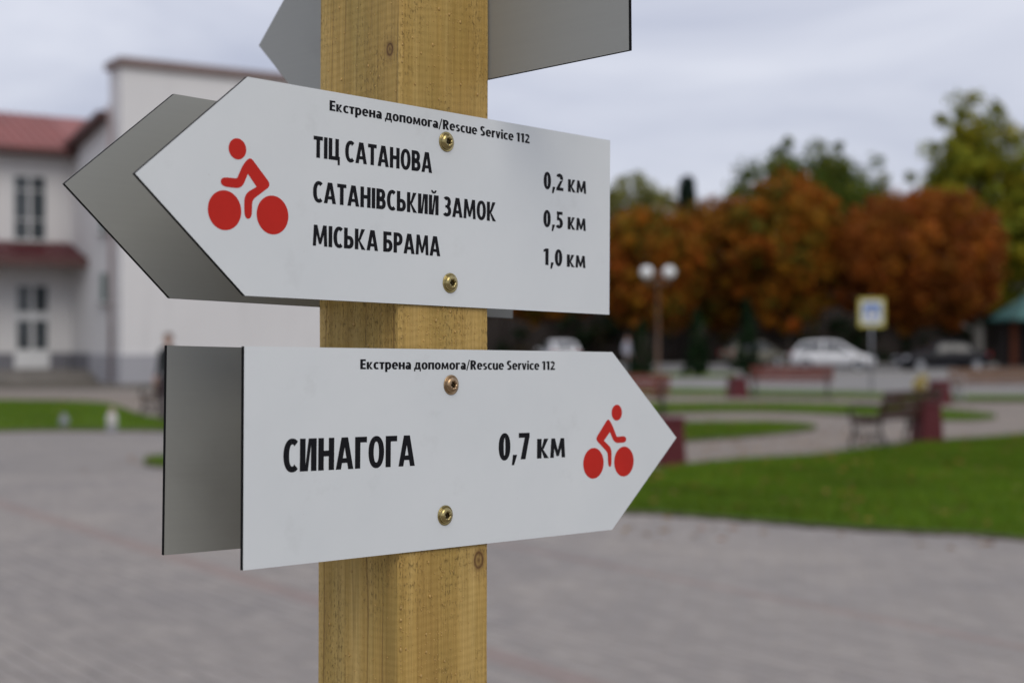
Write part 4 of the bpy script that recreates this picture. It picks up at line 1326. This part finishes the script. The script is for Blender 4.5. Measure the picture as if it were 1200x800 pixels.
ring = [(c, 0), (WS - c, 0), (WS, c), (WS, WT - c), (WS - c, WT), (c, WT), (0, WT - c), (0, c)]
zs = np.linspace(-.3, H_POST, 60)
vv = []
for z in zs:
    for (x, y) in ring:
        vv.append((x + random.gauss(0, .00015), y + random.gauss(0, .00015), z))
ff = []
for i in range(len(zs) - 1):
    for k in range(8):
        ff.append((i * 8 + k, i * 8 + (k + 1) % 8, (i + 1) * 8 + (k + 1) % 8, (i + 1) * 8 + k))
ff.append(tuple(reversed(range(8)))); ff.append(tuple(range((len(zs) - 1) * 8, len(zs) * 8)))
mb.add(vv, ff)
mb.build('timber', M_WOOD, post)
# rough raised fibres and dried sap beads on the two faces in view
mb = MB()
clus = [(random.uniform(.004, .06), random.choice([random.uniform(-.30, -.17), random.uniform(.2, .3), random.uniform(0, .025)])) for _ in range(16)]
for k in range(1500):
    if random.random() < .8:
        ck = random.choice(clus)
        x, y = min(WS - .003, max(.002, random.gauss(ck[0], .02))), -.0001
    else:
        x, y = -.0001, random.uniform(.003, WNN - .003)
    z = -v_ground + random.choice([random.uniform(-.32, -.165), random.uniform(-.01, .03), random.uniform(.17, .36)])
    if y < 0 and random.random() < .7: z = -v_ground + random.gauss(ck[1], .035)
    r = random.uniform(.00018, .00055) if random.random() < .95 else random.uniform(.0007, .0013)
    bm = bmesh.new(); bmesh.ops.create_icosphere(bm, subdivisions=1, radius=r)
    sc_ = (1, .6, 1.5) if y < 0 else (.6, 1, 1.5)
    mb.add([(v.co.x * sc_[0] + x, v.co.y * sc_[1] + y, v.co.z * sc_[2] + z) for v in bm.verts], [[v.index for v in f.verts] for f in bm.faces])
    bm.free()
mb.build('sap_bead', simple('sap', (.50, .32, .10), .4, var=.3, scale=300), post, True, kind='stuff')
# steel shoe and concrete footing at the ground
mb = MB(); mb.box((WS / 2, -.004, .09), (WS + .02, .006, .2)); mb.box((WS / 2, WNN + .004, .09), (WS + .02, .006, .2))
mb.build('post_shoe', M_STEEL, post)

# ---------------------------------------------------------------- lettering
T_, TH = .232, .178
def rect(x0, y0, x1, y1): return [(x0, y0), (x1, y0), (x1, y1), (x0, y1)]
def sup(a, rx, ry, e):
    c_, s_ = math.cos(a), math.sin(a)
    return (math.copysign(abs(c_) ** (2 / e), c_) * rx, math.copysign(abs(s_) ** (2 / e), s_) * ry)
def ring_(cx, cy, rx, ry, a0=0, a1=360, t=None, th=None, n=26, e=2.18):
    t = T_ if t is None else t; th = TH if th is None else th
    out = []
    pts = []
    for k in range(n + 1):
        a = rad(a0 + (a1 - a0) * k / n)
        o = sup(a, rx, ry, e); i = sup(a, rx - t, ry - th, e)
        pts.append(((cx + o[0], cy + o[1]), (cx + i[0], cy + i[1])))
    for k in range(n):
        out.append([pts[k][0], pts[k + 1][0], pts[k + 1][1], pts[k][1]])
    return out
def bowl(x0, y0, y1, w, t=None, th=None):
    t = T_ if t is None else t; th = TH if th is None else th
    ry = (y1 - y0) / 2; rx = min(ry * 1.05, w - .08)
    cx = x0 + w - rx
    return ring_(cx, (y0 + y1) / 2, rx, ry, -90, 90, t, th, 16, 2.2) + [rect(x0, y0, cx, y0 + th), rect(x0, y1 - th, cx, y1)]
def mirror(polys, w): return [[(w - x, y) for x, y in reversed(p)] for p in polys]
XH = .735
def glyph(ch):
    t, th = T_, TH
    V = lambda x, y0=0, y1=1: rect(x, y0, x + t, y1)
    if ch == ' ': return [], .20
    if ch in 'ОO': return ring_(.35, .5, .35, .515), .70
    if ch in 'СC': return ring_(.36, .5, .36, .515, 52, 308), .60
    if ch == 'Т': return [V(.29 - t / 2), rect(0, 1 - th, .58, 1)], .58
    if ch in 'ІI': return [V(0)], t
    if ch == 'Ц': return [V(0), V(.42), rect(0, 0, .72, th), rect(.58, -.22, .72, th)], .72
    if ch == 'Н': return [V(0), V(.44), rect(t, .43, .44, .43 + th)], .44 + t
    if ch == 'А':
        w = .76
        l = [[(0, 0), (.225, 0), (.45, 1), (.24, 1)]]
        return l + mirror(l, w) + [rect(.15, .2, w - .15, .35)], w
    if ch == 'В': return [V(0)] + bowl(0, 0, .56, .63) + bowl(0, .44, 1, .59), .63
    if ch == 'Ь': return [V(0)] + bowl(0, 0, .62, .62), .62
    if ch == 'Б': return [V(0), rect(0, 1 - th, .54, 1)] + bowl(0, 0, .62, .62), .62
    if ch == 'Р': return [V(0)] + bowl(0, .36, 1, .61), .61
    if ch == 'R': return [V(0)] + bowl(0, .42, 1, .58) + [[(.20, .5), (.40, .5), (.62, 0), (.39, 0)]], .62
    if ch == 'К': return [V(0), [(t - .01, .47), (.38, .5), (.655, 1), (.41, 1)], [(t - .01, .56), (t - .01, .43), (.44, 0), (.70, 0)], [(.2, .5), (.3, .4), (.42, .55), (.32, .62)]], .69
    if ch in 'ИЙ':
        w = .69
        p = [V(0), V(w - t), [(t - .03, .0), (t + .10, .0), (w - t + .03, 1), (w - t - .10, 1)]]
        if ch == 'Й': p += ring_(w / 2, 1.25, .19, .17, 180, 360, .11, .10, 12)
        return p, w
    if ch == 'З': return ring_(.25, .735, .29, .28, -85, 140, t, th, 18) + ring_(.24, .28, .33, .295, -140, 85, t, th, 18) + [rect(.14, .435, .3, .57)], .57
    if ch == 'М':
        w = .90
        l = [[(0, 0), (.2, 0), (.26, 1), (.055, 1)], [(.075, 1), (.275, 1), (.53, .10), (.38, .10)]]
        return l + mirror(l, w), w
    if ch == 'Г': return [V(0), rect(0, 1 - th, .52, 1)], .52
    if ch == 'Е': return [V(0), rect(0, 0, .5, th), rect(0, .42, .47, .42 + th), rect(0, 1 - th, .5, 1)], .52
    if ch == 'S': return ring_(.27, .735, .27, .28, 35, 270, t, th, 18) + ring_(.24, .265, .28, .28, -140, 90, t, th, 18), .53
    if ch == '0': return ring_(.27, .49, .27, .505), .54
    if ch == '1': return [V(.13, 0, .98), [(0, .76), (.0, .90), (.18, .98), (.25, .84)]], .42
    if ch == '2': return ring_(.24, .70, .26, .285, -15, 155, t, th, 16) + [[(.0, .0), (.0, .13), (.28, .56), (.49, .62), (.22, .12)], rect(0, 0, .52, th)], .53
    if ch == '5': return [rect(.06, .98 - th, .48, .98), [(.06, .45), (.22, .5), (.24, .98), (.09, .98)]] + ring_(.22, .31, .29, .32, -145, 118, t, th, 20), .53
    if ch == '7': return [rect(0, .98 - th, .51, .98), [(.09, 0), (.32, 0), (.51, .86), (.29, .86)]], .53
    if ch == ',': return [[(.0, -.20), (.11, -.20), (.25, .18), (.05, .18)]], .25
    if ch == '/': return [[(0, -.1), (.11, -.1), (.38, 1.05), (.27, 1.05)]], .38
    # small letters
    ts, hs = t * .93, th * .92
    v = lambda x, y0=0, y1=XH: rect(x, y0, x + ts, y1)
    if ch in 'оo': return ring_(.30, XH / 2, .30, XH / 2 + .012, 0, 360, ts, hs), .60
    if ch in 'сc': return ring_(.30, XH / 2, .30, XH / 2 + .012, 50, 310, ts, hs), .48
    if ch in 'еe': return ring_(.29, XH / 2, .29, XH / 2 + .012, 5, 318, ts, hs) + [rect(.12, XH / 2 - .05, .575, XH / 2 + .07)], .58
    if ch == 'к': return [v(0), [(ts - .01, .34), (.33, .36), (.545, XH), (.33, XH)], [(ts - .01, .44), (ts - .01, .30), (.345, 0), (.575, 0)], [(.16, .36), (.26, .30), (.36, .4), (.26, .46)]], .57
    if ch == 'м': 
        w = .74
        l = [[(0, 0), (.175, 0), (.225, XH), (.05, XH)], [(.06, XH), (.23, XH), (.44, .06), (.31, .06)]]
        return l + mirror(l, w), w
    if ch == 'т': return [v(.24 - ts / 2), rect(0, XH - hs, .48, XH)], .48
    if ch == 'р': return [v(0, -.28)] + ring_(.29, XH / 2, .29, XH / 2 + .012, 0, 360, ts, hs), .58
    if ch == 'н': return [v(0), v(.37), rect(.1, XH * .42, .4, XH * .42 + hs)], .37 + ts
    if ch == 'п': return [v(0), v(.37), rect(.1, XH - hs, .4, XH)], .37 + ts
    if ch == 'г': return [v(0), rect(0, XH - hs, .44, XH)], .44
    if ch == 'а': return [v(.32, 0, XH * .72)] + ring_(.27, XH * .66, .25, XH * .355, 0, 150, ts, hs, 14) + ring_(.22, .22, .22, .235, 0, 360, ts * .95, hs * .9, 20), .52
    if ch == 'д': return [v(.38, .05), rect(0, 0, .66, hs), rect(.0, -.2, .12, hs), rect(.54, -.2, .66, hs), [(.08, .1), (.24, .1), (.33, XH), (.18, XH)], rect(.18, XH - hs, .5, XH)], .66
    if ch == 's': return ring_(.22, XH * .73, .22, XH * .28, 35, 270, ts * .9, hs, 14) + ring_(.20, XH * .27, .23, XH * .285, -140, 90, ts * .9, hs, 14), .43
    if ch == 'u': return [v(0, .25), v(.36)] + ring_(.28, .27, .28, .285, 180, 350, ts, hs, 14), .36 + ts
    if ch == 'r': return [v(0)] + ring_(.33, .42, .32, XH - .41, 80, 170, ts, hs * 1.1, 10), .36
    if ch == 'v':
        l = [[(.17, 0), (.32, 0), (.20, XH), (0, XH)]]
        return l + mirror(l, .53), .53
    if ch == 'i': return [v(0), rect(0, .84, ts, 1.01)], ts
    raise KeyError(ch)
def text_polys(txt, gap=.07):
    x = 0; out = []
    for ch in txt:
        p, w = glyph(ch)
        out += [[(a + x, b) for a, b in q] for q in p]
        x += w + gap
    return out, x - gap

class Board:
    """an arrow board: local x along the text, y up, z out of the printed face; the face at z=0"""
    TK = .0034
    def __init__(s, name, label, o, ax, ay, az, outline, roll=0.0, group='white arrow direction boards on the post'):
        q = Quaternion(az, roll)
        s.m = frame(o, q @ ax, q @ ay, az)
        s.inv = s.m.inverted()
        s.az = az; s.o = o
        s.t = thing(name, label, 'direction sign', s.m, group)
        mb_ = MB()
        pl = ccw(outline)
        # composite sheet: white skin, black core, grey back skin
        mb_.prism(pl, -s.TK, 0, 0, 1, 2)
        s.panel = mb_.build('panel', [M_WHITE, M_BACK, M_CORE], s.t)
    def loc(s, px, py):
        p = s.inv @ px_on_plane(px, py, s.o, s.az)
        return p.x, p.y
    def text(s, txt, p_start, p_end, p_top, gap=.07):
        """p_start, p_end: baseline pixels of the first and last letter; p_top: pixel on the cap line"""
        a, b = Vector(s.loc(*p_start)), Vector(s.loc(*p_end))
        polys, w = text_polys(txt, gap)
        d = (b - a); L_ = d.length; d.normalize()
        n = Vector((-d.y, d.x))
        h = (Vector(s.loc(*p_top)) - a).dot(n)
        mb_ = MB()
        for i, p in enumerate(polys):
            z = .00012 + (i % 5) * .000012
            pts = []
            for (x, y) in p:
                q = a + d * (x * L_ / w) + n * (y * h)
                pts.append((q.x, q.y, z))
            ar = sum(pts[k - 1][0] * pts[k][1] - pts[k][0] * pts[k - 1][1] for k in range(len(pts)))
            if ar < 0: pts.reverse()
            mb_.add(pts, [tuple(range(len(pts)))])
        o = mb_.build('lettering', M_INK, s.t)
        print('TEXT', txt, 'len %.4f cap %.4f' % (L_, h))
        return o
    def screw(s, px, py, mat, r=.0068, rot=.2):
        x, y = s.loc(px, py)
        mt = Matrix.Translation((x, y, 0)) @ Matrix.Rotation(rot, 4, 'Z')
        prof = [(r * 1.2, -.001), (r * 1.22, .0005), (r * 1.14, .0010), (r * 1.02, .0004), (r * .98, .0005), (r * .96, .0013), (r * .90, .0024), (r * .80, .0030), (r * .66, .0035), (r * .56, .0037)]
        sc_ = MB()
        n = 36
        # head with an open six-lobe recess
        vv, ff = [], []
        for rr, z in prof:
            for k in range(n):
                a = 2 * math.pi * k / n
                vv.append((rr * math.cos(a), rr * math.sin(a), z))
        def lobe(a): return r * (.43 + .085 * math.cos(6 * a))
        for z, f in ((.0037, 1.0), (.0012, .95)):
            for k in range(n):
                a = 2 * math.pi * k / n
                vv.append((lobe(a) * f * math.cos(a), lobe(a) * f * math.sin(a), z))
        R_ = len(prof) + 2
        for i in range(R_ - 1):
            for k in range(n):
                k2 = (k + 1) % n
                ff.append((i * n + k, i * n + k2, (i + 1) * n + k2, (i + 1) * n + k))
        sc_.add(vv, ff, 0, mt)
        so = sc_.build('screw', mat, s.t, True)
        fl_ = MB(); fl_.add([(lobe(2 * math.pi * k / n) * .95 * math.cos(2 * math.pi * k / n), lobe(2 * math.pi * k / n) * .95 * math.sin(2 * math.pi * k / n), .0017) for k in range(n)], [tuple(range(n))], 0, mt)
        fl_.lathe([(r * .13, .0017), (r * .11, .0026)], 10, 0, mt)
        fl_.build('recess', M_HOLE, so)
        return so
    def cyclist(s, head, hr, wheels, outline):
        mb_ = MB()
        for (px, py, hh) in [(head[0], head[1], hr)] + wheels:
            x, y = s.loc(px, py)
            y2 = s.loc(px, py + hh)[1]
            r_ = abs(y2 - y)
            mb_.add([(x + r_ * math.cos(a), y + r_ * math.sin(a), .00015) for a in np.linspace(0, 2 * math.pi, 41)[:-1]], [tuple(range(40))])
        pts = [s.loc(px, py) for px, py, _ in outline]
        fil = [f for _, _, f in outline]
        # rounded corners
        out = []
        N = len(pts)
        for i in range(N):
            a, b, c_ = Vector(pts[i - 1]), Vector(pts[i]), Vector(pts[(i + 1) % N])
            f = fil[i] * .6
            if f <= 0: out.append(tuple(b)); continue
            d1 = min(f, (a - b).length * .48); d2 = min(f, (c_ - b).length * .48)
            p1 = b + (a - b).normalized() * d1; p2 = b + (c_ - b).normalized() * d2
            for k in range(7):
                t_ = k / 6
                q = p1 * (1 - t_) ** 2 + b * 2 * t_ * (1 - t_) + p2 * t_ ** 2
                out.append(tuple(q))
        bm = bmesh.new()
        f = bm.faces.new([bm.verts.new((x, y, .00015)) for x, y in ccw(out)])
        f.normal_update()
        bmesh.ops.triangulate(bm, faces=[f])
        bm.verts.index_update()
        mb_.add([v.co[:] for v in bm.verts], [[v.index for v in f.verts] for f in bm.faces])
        bm.free()
        return mb_.build('cyclist_pictogram', M_RED, s.t)

def arrow(tip, sh, end, hgt):
    """outline about its own centre line; tip, shoulder and square end along x"""
    h2 = hgt / 2
    return [(tip, 0), (sh, h2), (end, h2), (end, -h2), (sh, -h2)]
uc = (.18988 + .02962) / 2; uh = .18988 - .02962
lc = (-.00589 - .16863) / 2; lh = -.00589 + .16863
FACE = -.0024           # printed face of the front boards, in n
up = Board('arrow_board', 'upper white arrow board with three black destination lines and red cyclist pointing left', SV(.05, uc, FACE), ES, EV, -EN,
           arrow(-.24265 - .05, -.1504 - .05, .25244 - .05, uh), -.00806)
lo = Board('arrow_board', 'lower white arrow board with one large destination word and red cyclist pointing right', SV(.05, lc, FACE), ES, EV, -EN,
           arrow(.34975 - .05, .25593 - .05, -.15166 - .05, lh), -.00149)
# twin boards on the opposite face; their grey backs are seen
NB = WNN + .0004
ur = Board('arrow_board', 'arrow board seen from its grey back behind the upper white board', SV(.05 + .00534, uc, NB + Board.TK), -ES, EV, EN,
           [(-x, y) for x, y in arrow(-.24265 - .05, -.1504 - .05, .22937 - .05, uh)], .01676)
lr = Board('arrow_board', 'arrow board seen from its dark grey back behind the lower white board', SV(.05 + .00177, lc, NB + Board.TK), -ES, EV, EN,
           [(-x, y) for x, y in arrow(.34975 - .05, .25593 - .05, -.15166 - .05, lh)], .0097)
# topmost board, across the others, on the face turned away; its printed side looks away
th_, tmid = .163, .30557
tp = Board('arrow_board', 'topmost grey arrow board set crosswise behind the post, pointing left', SV(WS + .0004 + Board.TK, tmid, .05), EN, EV, ES,
           arrow(.33251 - .05, .24374 - .05, -.15421 - .05, th_), -.01014)
HEAD = 'Екстрена допомога/Rescue Service 112'
up.text(HEAD, (386.1, 129.6), (620.6, 168.3), (386.6, 117.6), .055)
up.text('ТІЦ САТАНОВА', (367.3, 184.4), (506.2, 203.0), (367.5, 159.0))
up.text('САТАНІВСЬКИЙ ЗАМОК', (366.6, 236.6), (581.0, 259.6), (366.8, 211.8))
up.text('МІСЬКА БРАМА', (366.4, 287.8), (515.8, 300.4), (366.8, 263.0))
up.text('0,2 км', (637.0, 221.2), (686.8, 227.3), (637.2, 200.8))
up.text('0,5 км', (636.6, 265.6), (686.4, 270.8), (636.8, 245.5))
up.text('1,0 км', (636.8, 310.2), (685.9, 314.2), (637.0, 290.4))
up.cyclist((278.2, 174.6), 12.4, [(263.2, 246.4, 23.4), (319.4, 252.0, 22.8)],
           [(220 + x / 5, 140 + y / 5, f) for x, y, f in [(367, 219, .006), (490, 386, .008), (377, 472, .006), (376, 582, .012), (331, 582, .012), (330, 437, .010), (403, 395, 0), (352, 319, 0), (316, 406, .009), (194, 392, .011), (192, 336, .011), (288, 346, .002), (326, 258, .008)]])
up.screw(523, 166.3, M_ZINC, rot=.5)
up.screw(527.4, 331.6, M_ZINC, rot=.1)
lo.text(HEAD, (422.1, 432.4), (650.3, 433.3), (422.2, 420.8), .055)
lo.text('СИНАГОГА', (331.8, 553.2), (486.0, 545.4), (331.8, 514.4))
lo.text('0,7 км', (584.2, 539.2), (662.2, 535.4), (584.2, 507.2))
S_ = 933 / 140
lo.cyclist((660 + 418 / S_, 460 + 155 / S_), 62 / S_, [(660 + 236 / S_, 460 + 550 / S_, 120 / S_), (660 + 474 / S_, 460 + 536 / S_, 117 / S_)],
           [(660 + x / S_, 460 + y / S_, f) for x, y, f in [(350, 199, .006), (378, 240, .008), (418, 343, .002), (490, 336, .010), (492, 388, .010), (398, 392, .009), (364, 306, 0), (318, 374, 0), (377, 432, .008), (377, 578, .010), (350, 578, .010), (347, 466, .006), (250, 362, .007)]])
lo.screw(528.5, 450.8, M_COPPER, rot=.2)
lo.screw(521.5, 603.4, M_ZINC, rot=.8)
for bd, vs_ in ((ur, (.05, -.05)), (lr, (.05, -.05)), (tp, (.05, -.05))):
    for yy in vs_:
        mt = Matrix.Translation((0, yy, 0))
        MB().lathe([(.0077, -.001), (.0076, .0006), (.0066, .0012), (.0058, .0028), (.0035, .0039), (.001, .004)], 20, 0, mt).build('screw', M_ZINC, bd.t, True)
